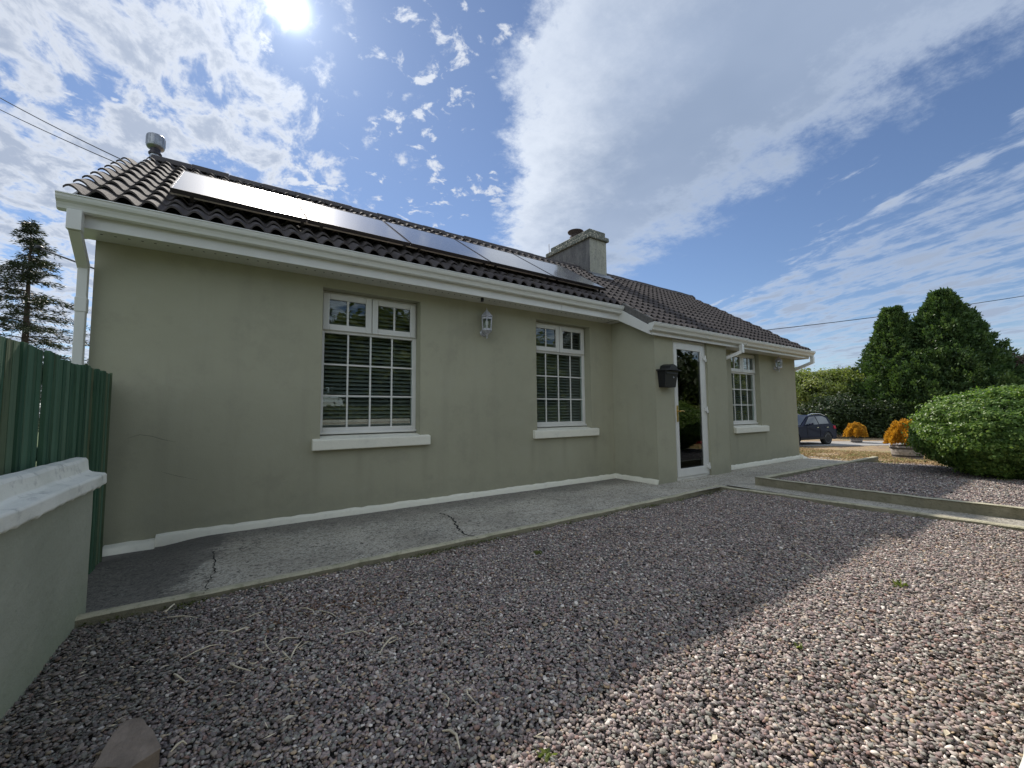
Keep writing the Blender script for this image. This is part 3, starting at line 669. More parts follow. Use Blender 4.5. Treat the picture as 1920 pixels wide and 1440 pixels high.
# ------------------------------------------------------------------ COTTAGE
XL, XP, XQ, XR = -0.96, 5.42, 7.50, 10.85       # left corner, porch left, porch right, right corner
YM, YP, YR, YB = 4.85, 4.00, 4.20, 9.35         # main wall, porch face, right wall, back
ZS, ZS2 = 1.50, 1.175                           # soffits
SL, EY, EZ, RY = 0.648, 4.50, 1.75, 7.0          # roof: slope, reference point, ridge
def roof_z(y): return EZ+SL*(y-EY)
RZ = roof_z(RY)
cot = empty('cottage', (5, 7, -1.2), 'long single storey cottage with sage green walls and brown tiled roof', 'house')
def wall_holes(mb, x0, x1, z0, z1, y, holes, depth):
    """front face in plane y with rectangular openings and reveals `depth` deep"""
    from mathutils import noise as mn_
    xsn = sorted(set([x0, x1]+[h[0] for h in holes]+[h[1] for h in holes])); zsn = sorted(set([z0, z1]+[h[2] for h in holes]+[h[3] for h in holes]))
    def sub(a, b2, m_): return [a+(b2-a)*i/m_ for i in range(m_+1)]
    X2 = []; Z2 = []
    for a, b2 in zip(xsn, xsn[1:]): X2 += sub(a, b2, max(1, int((b2-a)/0.18)))[:-1]
    X2.append(xsn[-1])
    for a, b2 in zip(zsn, zsn[1:]): Z2 += sub(a, b2, max(1, int((b2-a)/0.18)))[:-1]
    Z2.append(zsn[-1])
    edge = lambda x, z: 0.005*mn_.noise(Vector((x*0.9, z*0.9, y)))+0.002*mn_.noise(Vector((x*4, z*4, y)))
    vs = [(x, y+edge(x, z), z) for z in Z2 for x in X2]; nx_ = len(X2); fs = []
    for j in range(len(Z2)-1):
        for i in range(nx_-1):
            cx_, cz_ = (X2[i]+X2[i+1])/2, (Z2[j]+Z2[j+1])/2
            if any(h[0] < cx_ < h[1] and h[2] < cz_ < h[3] for h in holes): continue
            fs.append((j*nx_+i, j*nx_+i+1, (j+1)*nx_+i+1, (j+1)*nx_+i))
    mb.add(vs, fs, True)
    for (a, b2, c_, d_) in holes:
        yy = y-0.004; ye = y+depth
        for quad in (((a,yy,c_),(a,ye,c_),(a,ye,d_),(a,yy,d_)), ((b2,yy,c_),(b2,yy,d_),(b2,ye,d_),(b2,ye,c_)), ((a,yy,d_),(a,ye,d_),(b2,ye,d_),(b2,yy,d_)), ((a,yy,c_),(b2,yy,c_),(b2,ye,c_),(a,ye,c_))):
            q0 = [list(v) for v in quad]
            for v in q0:
                if v[1] == yy: v[1] = y+edge(v[0], v[2])
            mb.add(q0, [(0, 1, 2, 3)])
    # inner leaf with the same openings
    for (a, b2) in zip(xsn, xsn[1:]):
        for (c_, d_) in zip(zsn, zsn[1:]):
            cx_, cz_ = (a+b2)/2, (c_+d_)/2
            if any(h[0] < cx_ < h[1] and h[2] < cz_ < h[3] for h in holes): continue
            mb.add([(a, y+depth+0.06, c_), (b2, y+depth+0.06, c_), (b2, y+depth+0.06, d_), (a, y+depth+0.06, d_)], [(3, 2, 1, 0)])
WIN = [(0.838, 1.963, -0.28, 1.392), (3.775, 4.895, -0.28, 1.392)]
W3 = (8.035, 9.155, -0.32, 1.172)
DOOR = (5.885, 6.865, -1.095, ZS2)
zb = -1.45
mb = MB()
wall_holes(mb, XL, XP+0.1, zb, ZS+0.02, YM, WIN, 0.21)
mb.add([(XP, YP, zb), (XP, YM+0.02, zb), (XP, YM+0.02, 1.75), (XP, YP, ZS2+0.02)], [(0, 1, 2, 3)])      # porch side
wall_holes(mb, XP, XQ, zb, ZS2+0.02, YP, [DOOR], 0.16)
mb.add([(XQ, YP, zb), (XQ, YR+0.02, zb), (XQ, YR+0.02, ZS2+0.02), (XQ, YP, ZS2+0.02)], [(3, 2, 1, 0)])
wall_holes(mb, XQ, XR, zb, ZS2+0.02, YR, [W3], 0.16)
# gables and back
def roofline(y): return min(roof_z(y)-0.06, RZ-0.06-SL*(y-RY)) if y > RY else roof_z(y)-0.06
mb.add([(XL, YM, zb), (XL, YB, zb), (XL, YB, roofline(YB)), (XL, RY, roofline(RY)), (XL, YM, roofline(YM))], [(0, 1, 2, 3, 4)][::1])
mb.add([(XR, YR, zb), (XR, YB, zb), (XR, YB, roofline(YB)), (XR, RY, roofline(RY)), (XR, YR, roofline(YR))], [(4, 3, 2, 1, 0)])
mb.add([(XL, YB, zb), (XR, YB, zb), (XR, YB, roofline(YB)), (XL, YB, roofline(YB))], [(0, 1, 2, 3)])
obj('wall', mb, 'render', cot, origin=(5, 7, -1.2))
for pl in (((238, 822), (262, 815), (285, 818), (305, 824), (330, 829)), ((300, 884), (330, 892), (372, 900))):
    mbc = MB(); q_ = []
    for i_, (px, py) in enumerate(pl):
        a_ = at_y(px, py, YM-.006); w_ = .0011*(1.0 if 0 < i_ < len(pl)-1 else .2); q_ += [(a_[0], YM-.0075, a_[2]-w_), (a_[0], YM-.0075, a_[2]+w_)]
    mbc.add(q_, [(2*i_, 2*i_+2, 2*i_+3, 2*i_+1) for i_ in range(len(pl)-1)]); obj('crack', mbc, 'crack', cot)
# room behind the windows
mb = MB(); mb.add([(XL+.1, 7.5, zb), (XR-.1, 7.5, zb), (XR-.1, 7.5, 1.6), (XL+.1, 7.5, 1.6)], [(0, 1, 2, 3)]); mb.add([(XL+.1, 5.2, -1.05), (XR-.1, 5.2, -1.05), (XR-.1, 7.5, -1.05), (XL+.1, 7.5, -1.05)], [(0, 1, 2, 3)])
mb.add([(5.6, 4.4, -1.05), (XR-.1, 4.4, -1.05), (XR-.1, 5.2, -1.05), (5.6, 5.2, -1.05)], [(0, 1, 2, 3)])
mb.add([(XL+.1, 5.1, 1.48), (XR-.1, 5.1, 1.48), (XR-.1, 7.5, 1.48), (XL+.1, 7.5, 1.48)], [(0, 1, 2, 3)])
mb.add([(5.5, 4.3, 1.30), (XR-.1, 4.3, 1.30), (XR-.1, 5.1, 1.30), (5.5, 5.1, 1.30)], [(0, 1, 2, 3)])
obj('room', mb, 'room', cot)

# plinth band
def plinth(pts, zt, zb_, out_):
    mb = MB(); P_ = []
    for (x0, y0), (x1, y1) in zip(pts, pts[1:]):
        k_ = max(2, int(math.hypot(x1-x0, y1-y0)/0.07)); P_ += [(x0+(x1-x0)*t/k_, y0+(y1-y0)*t/k_) for t in range(k_)]
    P_.append(pts[-1]); vs = []
    for i, p in enumerate(P_):
        a, b2 = P_[max(0, i-1)], P_[min(len(P_)-1, i+1)]; d = Vector((b2[0]-a[0], b2[1]-a[1])).normalized(); nn = (d.y, -d.x)
        j = random.uniform(-.006, .006); jo = random.uniform(-.004, .004)
        vs += [(p[0], p[1], zt+j), (p[0]+nn[0]*(out_*0.7+jo), p[1]+nn[1]*(out_*0.7+jo), zt-0.008+j), (p[0]+nn[0]*(out_+jo), p[1]+nn[1]*(out_+jo), zt-0.022+j), (p[0]+nn[0]*(out_+jo), p[1]+nn[1]*(out_+jo), zb_)]
    fs = [(i*4+j, i*4+j+1, (i+1)*4+j+1, (i+1)*4+j) for i in range(len(P_)-1) for j in range(3)]
    mb.add(vs, fs, True); mb.add(vs[:4], [(0, 1, 2, 3)]); mb.add(vs[-4:], [(3, 2, 1, 0)])
    return mb
mb = plinth([(-0.47, YM-.002), (XP-.002, YM-.002), (XP-.002, YP-0.01)], -1.032, -1.16, 0.045)
obj('plinth', mb, 'masonry_white', cot)
obj('plinth', plinth([(-0.80, YM-.002), (-0.47, YM-.002)], -1.065, -1.22, 0.10), 'masonry_white', cot)
obj('plinth', plinth([(XQ+.002, YR-.002), (XR+.12, YR-.002)], -1.025, -1.13, 0.04), 'masonry_white', cot)
mb = MB(); mb.hexa([(XR-.02, YR-.10, -1.13), (XR+.28, YR-.16, -1.13), (XR+.28, YR+.5, -1.16), (XR, YR+.5, -1.16)], [(XR-.01, YR-.02, -0.99), (XR+.10, YR-.03, -1.04), (XR+.06, YR+.5, -0.98), (XR, YR+.5, -.96)])
obj('plinth', mb, 'masonry_white', cot)

# windows
def make_window(x0, x1, zt, zbt, yw, depth):
    y = yw+depth-0.07; z0, z1 = zbt, zt; fr = 0.048; tz = z1-0.265*(z1-z0)-0.02
    mb = MB(); yb = y+0.06
    mb.box(x0, x0+fr, y, yb, z0, z1); mb.box(x1-fr, x1, y, yb, z0, z1); mb.box(x0+fr, x1-fr, y, yb, z1-fr, z1); mb.box(x0+fr, x1-fr, y, yb, z0, z0+0.075)
    mb.box(x0+fr, x1-fr, y, yb, tz-0.025, tz+0.025)
    xm = (x0+x1)/2; mb.box(xm-0.02, xm+0.02, y, yb, tz+0.025, z1-fr)
    f = obj('window', mb, 'upvc', cot, bevel=0.005)
    # two opening top lights
    for (a, b2) in ((x0+0.022, xm-0.004), (xm+0.004, x1-0.022)):
        mb = MB(); s_ = 0.068; c_, d_ = tz+0.004, z1-0.024; yy = y-0.028; ye = y-0.002
        mb.box(a, a+s_, yy, ye, c_, d_); mb.box(b2-s_, b2, yy, ye, c_, d_); mb.box(a+s_, b2-s_, yy, ye, d_-s_, d_); mb.box(a+s_, b2-s_, yy, ye, c_, c_+s_)
        obj('sash', mb, 'upvc', f, bevel=0.006)
        mb = MB(); mb.box((a+b2)/2-0.011, (a+b2)/2+0.011, yy+0.012, yy+0.022, c_+s_+.001, d_-s_-.001); obj('glazing_bar', mb, 'upvc', f)
        mb = MB(); mb.box(a+s_, b2-s_, yy+0.0225, yy+0.0275, c_+s_, d_-s_); obj('pane', mb, 'glass', f)
    # fixed light 4 x 3
    a, b2, c_, d_ = x0+fr, x1-fr, z0+0.075, tz-0.025
    mb = MB(); bw = 0.009
    for i in (1, 2, 3): xx = a+(b2-a)*i/4; mb.box(xx-bw, xx+bw, y+0.014, y+0.024, c_, d_)
    for i in (1, 2): zz = c_+(d_-c_)*i/3; mb.box(a, b2, y+0.013, y+0.0225, zz-bw, zz+bw)
    obj('glazing_bar', mb, 'upvc', f)
    mb = MB(); mb.box(a, b2, y+0.0245, y+0.0305, c_, d_); obj('pane', mb, 'glass', f)
    # sub-sill and stone sill
    mb = MB(); ys_ = yw-0.055
    sx0, sx1 = (x0-0.08, x1+0.118) if x0 < 7.5 else (x0+0.0, x1+0.20)
    top_f = z0-0.045; nn = 14; pr = [(ys_, top_f-0.112), (ys_, top_f-0.006), (ys_+0.008, top_f), (y+0.03, z0-0.006), (y+0.03, top_f-0.112)]
    for i in range(nn): mb.prism_x(pr, sx0+(sx1-sx0)*i/nn, sx0+(sx1-sx0)*(i+1)/nn) if False else None
    mb.prism_x(pr, sx0, sx1)
    obj('sill', wobble(mb, 0.004, 3), 'masonry_white', f, bevel=0.008)
    mb = MB(); mb.box(x0+0.002, x1-0.002, y-0.030, y-0.001, z0+0.001, z0+0.028); obj('cill_nose', mb, 'upvc', f, bevel=0.004)
    # venetian blind
    mb = MB(); yb2 = y+0.10; z = z0+0.05
    while z < z1-0.04:
        t = math.radians(38); h = 0.024
        mb.hexa([(x0+0.03, yb2-h*math.cos(t), z-h*math.sin(t)), (x1-0.03, yb2-h*math.cos(t), z-h*math.sin(t)), (x1-0.03, yb2+h*math.cos(t), z+h*math.sin(t)), (x0+0.03, yb2+h*math.cos(t), z+h*math.sin(t))],
                [(x0+0.03, yb2-h*math.cos(t), z-h*math.sin(t)+.003), (x1-0.03, yb2-h*math.cos(t), z-h*math.sin(t)+.003), (x1-0.03, yb2+h*math.cos(t), z+h*math.sin(t)+.003), (x0+0.03, yb2+h*math.cos(t), z+h*math.sin(t)+.003)])
        z += 0.047
    for xx in (x0+0.25, (x0+x1)/2, x1-0.25): mb.box(xx-.002, xx+.002, yb2-.026, yb2-.022, z0+0.05, z1-0.04)
    obj('blind', mb, 'blind', f)
    return f
for h in WIN: make_window(h[0], h[1], h[3], -0.222, YM, 0.21)
make_window(W3[0], W3[1], W3[3], -0.275, YR, 0.17)

# door
x0, x1, z0, z1 = DOOR[0], DOOR[1], -1.085, ZS2+0.02; y = YP+0.035
mb = MB(); fr = 0.045
mb.box(x0, x0+fr, y, y+.07, z0, z1); mb.box(x1-fr-.02, x1, y, y+.07, z0, z1); mb.box(x0+fr, x1-fr-.02, y, y+.07, z1-0.07, z1); mb.box(x0+fr, x1-fr-.02, y, y+.07, z0-.02, z0+0.03)
d = obj('door', mb, 'upvc', cot, bevel=0.004)
a, b2, c_, d_ = x0+fr+.002, x1-fr-.022, z0+.033, z1-.073; st_ = 0.085; yy = y-0.018
mb = MB(); mb.box(a, a+st_, yy, y+.05, c_, d_); mb.box(b2-st_-.02, b2, yy, y+.05, c_, d_); mb.box(a+st_, b2-st_-.02, yy, y+.05, d_-0.11, d_); mb.box(a+st_, b2-st_-.02, yy, y+.05, c_, c_+0.13)
obj('door_leaf', mb, 'upvc', d, bevel=0.006)
mb = MB(); mb.box(a+st_, b2-st_-.02, yy+.02, yy+.03, c_+.13, d_-.11); obj('pane', mb, 'door_glass', d)
hx, hz = a+0.042, 0.0
mb = MB(); mb.box(hx-.016, hx+.016, yy-.012, yy-.001, hz-0.17, hz+.09); mb.tube([(hx, yy-.005, hz), (hx, yy-.05, hz)], .009, 8); mb.tube([(hx, yy-.05, hz), (hx+.06, yy-.055, hz+.004), (hx+.12, yy-.05, hz-.004)], [.010, .008, .009], 8); mb.lathe([(0.008, 0), (0.008, .006)], (hx, yy-.013, hz-.11), 10)
obj('handle', mb, 'brass', d)
for zz in (0.90, 0.02, -0.93):
    mb = MB(); mb.box(b2-.045, b2+.002, yy-.026, yy-.001, zz-.03, zz+.03); mb.tube([(b2+.012, yy-.018, zz-.055), (b2+.012, yy-.018, zz+.055)], .013, 10); mb.box(b2+.012, b2+.05, yy-.02, yy+.014, zz-.05, zz+.0)
    obj('hinge', mb, 'upvc', d, bevel=0.003)
mb = MB(); mb.box(x0-.06, x1+.05, YP-.10, YP+.1, -1.11, -1.093); obj('doorstep', wobble(mb, .004), 'path', cot)

# roof tiles: courses of interlocking waves
def tile_field(xl, xr, y0, y1, course, wave=0.155, amp=0.027, flip=False, thick=0.032):
    mb = MB(); ncl = int(round((y1-y0)/course)); dyc = (y1-y0)/ncl
    for c_ in range(ncl):
        ya, yb_ = y0+c_*dyc, y0+(c_+1)*dyc+0.02
        xa, xb = xl(ya), xr(ya); xa = math.floor(xa/wave)*wave if c_ % 1 == 0 else xa
        nseg = int((xb-xa)/wave)*10; rows = []
        jt = {}
        for (yy, raise_) in ((ya, thick), (yb_, 0.002)):
            row = []
            for i in range(nseg+1):
                x = xa+i*wave/10; ph = (x/wave) % 1.0
                zz = amp*(1.15 if raise_ > .01 else .72)*(math.sin(2*math.pi*ph)+0.14*math.sin(4*math.pi*ph+0.9))
                ti = int(math.floor(x/(wave*2)+0.001)); r_ = math.sin(ti*12.9898+c_*78.233)*43758.5453; r_ -= math.floor(r_)
                jz = (r_-0.5)*0.007
                row.append((x, yy+(r_-0.5)*0.008 if raise_ > 0.01 else yy, (roof_z(yy) if not flip else RZ-SL*(yy-RY))+zz+raise_+jz))
            rows.append(row)
        low = [(x, yq+.004, z-.017) for x, yq, z in rows[0]]
        low2 = [(x, yq+0.09, z-.020+0.09*SL) for x, yq, z in rows[0]]
        o_ = len(mb.v); mb.v += rows[0]+rows[1]+low+low2+rows[0]; k_ = nseg+1
        for i in range(nseg):
            ti = int(math.floor((xa+(i+.5)*wave/10)/(wave*2))); r_ = math.sin(ti*7.13+c_*31.7)*9731.3; r_ -= math.floor(r_)
            mb.f.append([o_+i, o_+i+1, o_+k_+i+1, o_+k_+i]); mb.sm.append(True); mb.tone.append(r_)
            mb.f.append([o_+2*k_+i, o_+2*k_+i+1, o_+4*k_+i+1, o_+4*k_+i]); mb.sm.append(False); mb.tone.append(r_)
            mb.f.append([o_+3*k_+i, o_+3*k_+i+1, o_+2*k_+i+1, o_+2*k_+i]); mb.sm.append(False); mb.tone.append(r_)
        # end faces so the verge shows thickness
        for e in (0, nseg):
            mb.f.append([o_+e, o_+k_+e, o_+3*k_+e, o_+2*k_+e]); mb.sm.append(False); mb.tone.append(0.3)
    return mb
ye0 = 4.47; crs = (RY-ye0)/11
xl_f = lambda y: -1.06+(y-4.5)*0.07; xr_f = lambda y: 10.93+(y-3.9)*0.13
roof = obj('roof', tile_field(xl_f, xr_f, ye0, RY, crs), 'tile', cot, origin=(5, 7, 1.5))
obj('roof', tile_field(lambda y: 5.30, xr_f, 3.855, ye0, .205), 'tile', cot, origin=(5, 7, 1.5))
mb = MB(); mb.add([(xl_f(RY), RY, RZ), (xr_f(RY), RY, RZ), (xr_f(RY), YB+.3, RZ-SL*(YB+.3-RY)), (xl_f(RY)-.1, YB+.3, RZ-SL*(YB+.3-RY))], [(0, 1, 2, 3)])
mb.add([(xl_f(RY), RY, RZ-.05), (xr_f(RY), RY, RZ-.05), (xr_f(RY), YB+.3, RZ-.05-SL*(YB+.3-RY)), (xl_f(RY)-.1, YB+.3, RZ-.05-SL*(YB+.3-RY))], [(3, 2, 1, 0)])
obj('roof', mb, 'tile', cot, origin=(5, 7, 1.5))
# felt/deck under the tiles keeps the light out
mb = MB(); mb.prism_x([(4.53, roof_z(4.53)-.03), (4.53, roof_z(4.53)-.06), (RY, RZ-.08), (YB, RZ-.08-SL*(YB-RY)), (YB, RZ-.05-SL*(YB-RY)), (RY, RZ-.03)], XL, 5.32)
mb.prism_x([(3.93, roof_z(3.93)-.03), (3.93, roof_z(3.93)-.06), (RY, RZ-.08), (YB, RZ-.08-SL*(YB-RY)), (YB, RZ-.05-SL*(YB-RY)), (RY, RZ-.03)], 5.323, XR)
obj('roof_deck', mb, 'wood_gap', cot)
# ridge tiles
mb = MB(); x = xl_f(RY)-.02; i = 0
while x < xr_f(RY):
    x2 = min(x+0.42, xr_f(RY)+.03); jz = random.uniform(-.006, .006); prof = []
    for t in np.linspace(-1, 1, 9): prof.append((RY+0.115*t, RZ+0.068-0.115*abs(t)**1.5*1.05+jz))
    poly = prof+[(RY+.10, RZ-.06+jz), (RY-.10, RZ-.06+jz)]
    o_ = 0.006*(i % 2); mb.prism_x([(a, b_+o_) for a, b_ in poly], x, x2-.006); x = x2; i += 1
obj('ridge', wobble(mb, .006, 9), 'tile', cot)
mb = MB(); x = -0.9
while x < 11.2:
    w_ = random.uniform(.03, .09); r_ = random.uniform(.012, .03); mb.lathe([(r_, 0), (r_*1.2, r_*.5), (r_*.5, r_)], (x, RY-.13+random.uniform(-.03, .03), RZ-.055), 7); x += random.uniform(.06, .35)
tag(obj('ridge_moss', wobble(mb, .01, 20), 'mortar', cot), kind='stuff')
# dark mortar fillet + bargeboard of the porch catslide
mb = MB()
A = (5.27, 4.45, roof_z(4.45)); B = (5.27, 3.86, roof_z(3.86))
mb.hexa([(5.265, 4.50, roof_z(4.50)-.085), (5.265, 3.90, roof_z(3.90)-.085), (5.36, 3.90, roof_z(3.90)-.085), (5.36, 4.50, roof_z(4.50)-.085)], [(5.265, 4.50, roof_z(4.50)+.035), (5.265, 3.90, roof_z(3.90)+.035), (5.36, 3.90, roof_z(3.90)+.04), (5.36, 4.50, roof_z(4.50)+.04)])
obj('verge', mb, 'mortar', cot)
mb = MB(); mb.hexa([(5.235, 4.56, 1.49), (5.235, 4.52, 1.475), (5.235, 3.935, ZS2-.015), (5.235, 3.935, roof_z(3.93)-.085), (5.235, 4.56, roof_z(4.56)-.085)], [(5.262, 4.56, 1.49), (5.262, 4.52, 1.475), (5.262, 3.935, ZS2-.015), (5.262, 3.935, roof_z(3.93)-.085), (5.262, 4.56, roof_z(4.56)-.085)])
obj('bargeboard', mb, 'upvc', cot, bevel=.003)
# sloped soffit between barge and porch wall
mb = MB(); mb.add([(5.262, 4.56, 1.50), (5.262, 3.94, ZS2+.003), (XP, 3.94, ZS2+.003), (XP, 4.56, 1.50)], [(0, 1, 2, 3)]); mb.add([(5.262, 4.56, 1.50), (XP, 4.56, 1.50), (XP, 4.86, 1.50), (5.262, 4.86, 1.50)], [(0, 1, 2, 3)])
obj('soffit', mb, 'upvc', cot)
# fascias and soffits
mb = MB(); mb.box(-1.035, 5.235, 4.525, 4.545, 1.485, 1.705); obj('fascia', mb, 'upvc', cot, bevel=.003)
mb = MB(); mb.box(-1.035, 5.235, 4.545, YM+.004, 1.50, 1.51); obj('soffit', mb, 'upvc', cot)
mb = MB(); mb.prism_x([(4.525, 1.485), (YM-.01, 1.485), (YM+.35, 1.62), (YM+.35, roof_z(YM+.35)-.04), (4.525, roof_z(4.525)-.04)], -1.058, -1.036); obj('box_end', mb, 'upvc', cot, bevel=.003)
mb = MB(); mb.hexa([(-1.057, YM+.35, 1.86-.02), (-1.035, YM+.35, 1.86-.02), (XL+.02, RY, RZ-.2), (XL-.03, RY, RZ-.2)], [(-1.057, YM+.35, roof_z(YM+.35)-.04), (-1.035, YM+.35, roof_z(YM+.35)-.04), (XL+.02, RY, RZ-.035), (XL-.03, RY, RZ-.035)])
obj('bargeboard', mb, 'upvc', cot)
mb = MB(); mb.box(5.265, 10.90, 3.925, 3.945, ZS2-.015, 1.305); obj('fascia', mb, 'upvc', cot, bevel=.003)
mb = MB(); mb.box(XP+.001, 10.90, 3.945, YR+.004, ZS2, ZS2+.01); obj('soffit', mb, 'upvc', cot)
mb = MB(); mb.hexa([(10.90, 3.925, ZS2-.015), (10.92, 3.925, ZS2-.015), (10.92, YR+.1, ZS2-.015), (10.90, YR+.1, ZS2-.015)], [(10.90, 3.925, 1.32), (10.92, 3.925, 1.32), (10.92, YR+.1, roof_z(YR+.1)-.05), (10.90, YR+.1, roof_z(YR+.1)-.05)])
mb.hexa([(10.90, YR+.1, 1.25), (10.92, YR+.1, 1.25), (11.30, RY, RZ-.2), (11.28, RY, RZ-.2)], [(10.90, YR+.1, roof_z(YR+.1)-.05), (10.92, YR+.1, roof_z(YR+.1)-.05), (11.30, RY, RZ-.04), (11.28, RY, RZ-.04)])
obj('bargeboard', mb, 'upvc', cot)
mb = MB(); x = -0.9
while x < 5.2: mb.box(x, x+.016, 4.66, 4.668, 1.4975, 1.4999); x += 0.085
tag(obj('soffit_vent', mb, 'hole', cot), kind='stuff')
for xx in (1.9, 4.0):
    mb = MB(); mb.box(xx, xx+.028, 4.521, 4.5245, 1.487, 1.60); obj('joint_cover', mb, 'upvc', cot)
mb = MB(); mb.box(2.70, 2.725, 4.60, 4.63, 1.45, 1.4995); obj('cable_stub', mb, 'black_metal', cot)
# ogee gutters
def gutter(xa, xb, yi, zt, name='gutter'):
    o_ = [(0.0, 0.0), (0.0, -0.105), (-0.045, -0.110), (-0.062, -0.100), (-0.068, -0.078), (-0.078, -0.058), (-0.096, -0.042), (-0.104, -0.022), (-0.106, -0.004), (-0.112, 0.0), (-0.110, 0.008), (-0.098, 0.006), (-0.096, -0.018), (-0.086, -0.034), (-0.066, -0.052), (-0.056, -0.088), (-0.008, -0.098), (-0.006, 0.0)]
    mb = MB(); mb.prism_x([(yi+a, zt+b_) for a, b_ in o_], xa, xb)
    for xe in (xa-.004, xb):      # stop ends
        mb.prism_x([(yi+a, zt+b_) for a, b_ in o_[:11]], xe, xe+.004)
    return mb
obj('gutter', gutter(-1.105, 5.245, 4.524, 1.690), 'gutter', cot)
for xx in (1.05, 3.2): obj('gutter_joint', gutter(xx, xx+.05, 4.5215, 1.6875), 'gutter', cot)
g2 = obj('gutter', gutter(5.20, 7.97, 3.924, 1.325), 'gutter', cot)
for xx in (6.7, 9.3): obj('gutter_joint', gutter(xx, xx+.05, 3.9215, 1.3225 if xx < 8 else 1.3135), 'gutter', cot)
obj('gutter', gutter(7.985, 10.985, 3.924, 1.316), 'gutter', cot)
for xx in (0.35, 1.35, 2.35, 3.35, 4.35): mb = MB(); mb.box(xx, xx+.02, 4.412, 4.52, 1.694, 1.700); obj('gutter_bracket', mb, 'gutter', cot)
for xx in (6.2, 7.2, 8.7, 9.7): mb = MB(); mb.box(xx, xx+.02, 3.812, 3.92, 1.328, 1.336); obj('gutter_bracket', mb, 'gutter', cot)
# downpipes (square section)
def pipe(pts, w_, joints=()):
    mb = MB()
    for a, b_ in zip(pts, pts[1:]): mb.bar(a, b_, w_, w_, upv=(1, 0, 0) if abs(b_[2]-a[2]) > abs(b_[1]-a[1]) else (0, 0, 1))
    for (p, q_) in joints: mb.bar(p, q_, w_+.012, w_+.012, upv=(1, 0, 0))
    return mb
mb = pipe([(-1.005, 4.475, 1.585), (-1.005, 4.475, 1.43)], .085); mb.bar((-1.005, 4.475, 1.45), (-1.012, 4.80, 1.24), .062, .07, upv=(1, 0, 0)); mb.bar((-1.012, 4.80, 1.27), (-1.012, 4.80, -1.1), .062, .062, upv=(1, 0, 0)); mb.bar((-1.012, 4.80, .98), (-1.012, 4.80, .86), .072, .072, upv=(1, 0, 0))
obj('downpipe', mb, 'upvc', cot, bevel=.004)
mb = MB(); mb.bar((7.80, 3.87, 1.22), (7.80, 3.87, 1.06), .068, .068, upv=(1, 0, 0)); mb.bar((7.80, 3.865, 1.085), (7.63, 4.14, .955), .06, .06); mb.bar((7.63, 4.15, .98), (7.63, 4.15, -1.08), .06, .06, upv=(1, 0, 0))
obj('downpipe', mb, 'upvc', cot, bevel=.004)
mb = MB(); mb.bar((10.93, 3.87, 1.21), (10.93, 3.87, 1.06), .068, .068, upv=(1, 0, 0)); mb.bar((10.93, 3.865, 1.08), (10.91, 4.28, .92), .06, .06); mb.bar((10.91, 4.29, .95), (10.91, 4.29, -1.1), .06, .06, upv=(1, 0, 0))
obj('downpipe', mb, 'upvc', cot, bevel=.004)

# chimney
ch0, ch1, cf, cb, cz = 6.76, 7.29, 6.64, 8.12, 3.99
mb = MB(); mb.add([(ch0, cf, 2.9), (ch0, cb, 2.9), (ch0, cb, cz), (ch0, cf, cz)], [(0, 3, 2, 1)]); mb.add([(ch1, cf, 2.9), (ch1, cb, 2.9), (ch1, cb, cz), (ch1, cf, cz)], [(0, 1, 2, 3)]); mb.add([(ch0, cb, 2.9), (ch1, cb, 2.9), (ch1, cb, cz), (ch0, cb, cz)], [(0, 1, 2, 3)]); mb.add([(ch0, cf, cz), (ch1, cf, cz), (ch1, cb, cz), (ch0, cb, cz)], [(0, 1, 2, 3)])
chm = obj('chimney', mb, 'chimney_dark', cot)
mb = MB(); mb.box(ch0-.003, ch1+.003, cf-.012, cf+.004, 2.9, cz-.001); obj('chimney_face', mb, 'chimney_front', chm, bevel=.006)
mb = MB(); mb.box(ch0-.055, ch1+.055, cf-.065, cb+.05, cz+.001, cz+.10); mb.box(ch0-.005, ch1-.02, cf-.015, cb-.10, cz+.1005, cz+.225)
obj('chimney_cap', wobble(mb, .008, 6), 'chimney_cap', chm, bevel=.014)
mb = MB(); mb.lathe([(.13, 0), (.13, .03), (.16, .06), (.10, .10), (.15, .15), (.10, .17), (.09, .22), (.19, .26), (.20, .285), (.10, .32), (.0, .33)], (7.07, 7.42, cz+.22), 20); obj('chimney_pot', mb, 'terracotta_dark', chm)
mb = MB(); mb.tube([(6.78, 8.10, cz), (6.77, 8.10, cz+.36)], .011, 6); obj('rod', mb, 'alu', chm)
mb = MB(); mb.hexa([(ch0-.06, cf-.16, roof_z(cf-.16)+.02), (ch1+.08, cf-.16, roof_z(cf-.16)+.02), (ch1+.08, cf, roof_z(cf)+.02), (ch0-.06, cf, roof_z(cf)+.02)], [(ch0-.06, cf-.16, roof_z(cf-.16)+.05), (ch1+.08, cf-.16, roof_z(cf-.16)+.05), (ch1+.08, cf-.013, roof_z(cf)+.06), (ch0-.06, cf-.013, roof_z(cf)+.06)])
obj('flashing', wobble(mb, .01, 12), 'steel', chm)
# steel flue by the left gable
mb = MB(); fx, fy = -0.985, 7.7; mb.tube([(fx+.02, fy, 2.0), (fx+.02, fy, 3.80)], .062, 18)
fl = obj('flue', mb, 'steel', cot)
mb = MB(); mb.lathe([(.075, 0), (.08, .02), (.055, .06), (.07, .10)], (fx+.02, fy, 3.78), 20); obj('flue_collar', mb, 'alu_dark', fl)
mb = MB(); mb.lathe([(.05, 0), (.098, .02), (.108, .045), (.108, .19), (.102, .20), (.098, .20), (.095, .16)], (fx+.02, fy, 3.86), 24)
for j in range(12): t = j*math.pi/6; mb.box(fx+.02+.109*math.cos(t)-.003, fx+.02+.109*math.cos(t)+.003, fy+.109*math.sin(t)-.003, fy+.109*math.sin(t)+.003, 3.92, 4.04)
obj('cowl', mb, 'steel', fl)

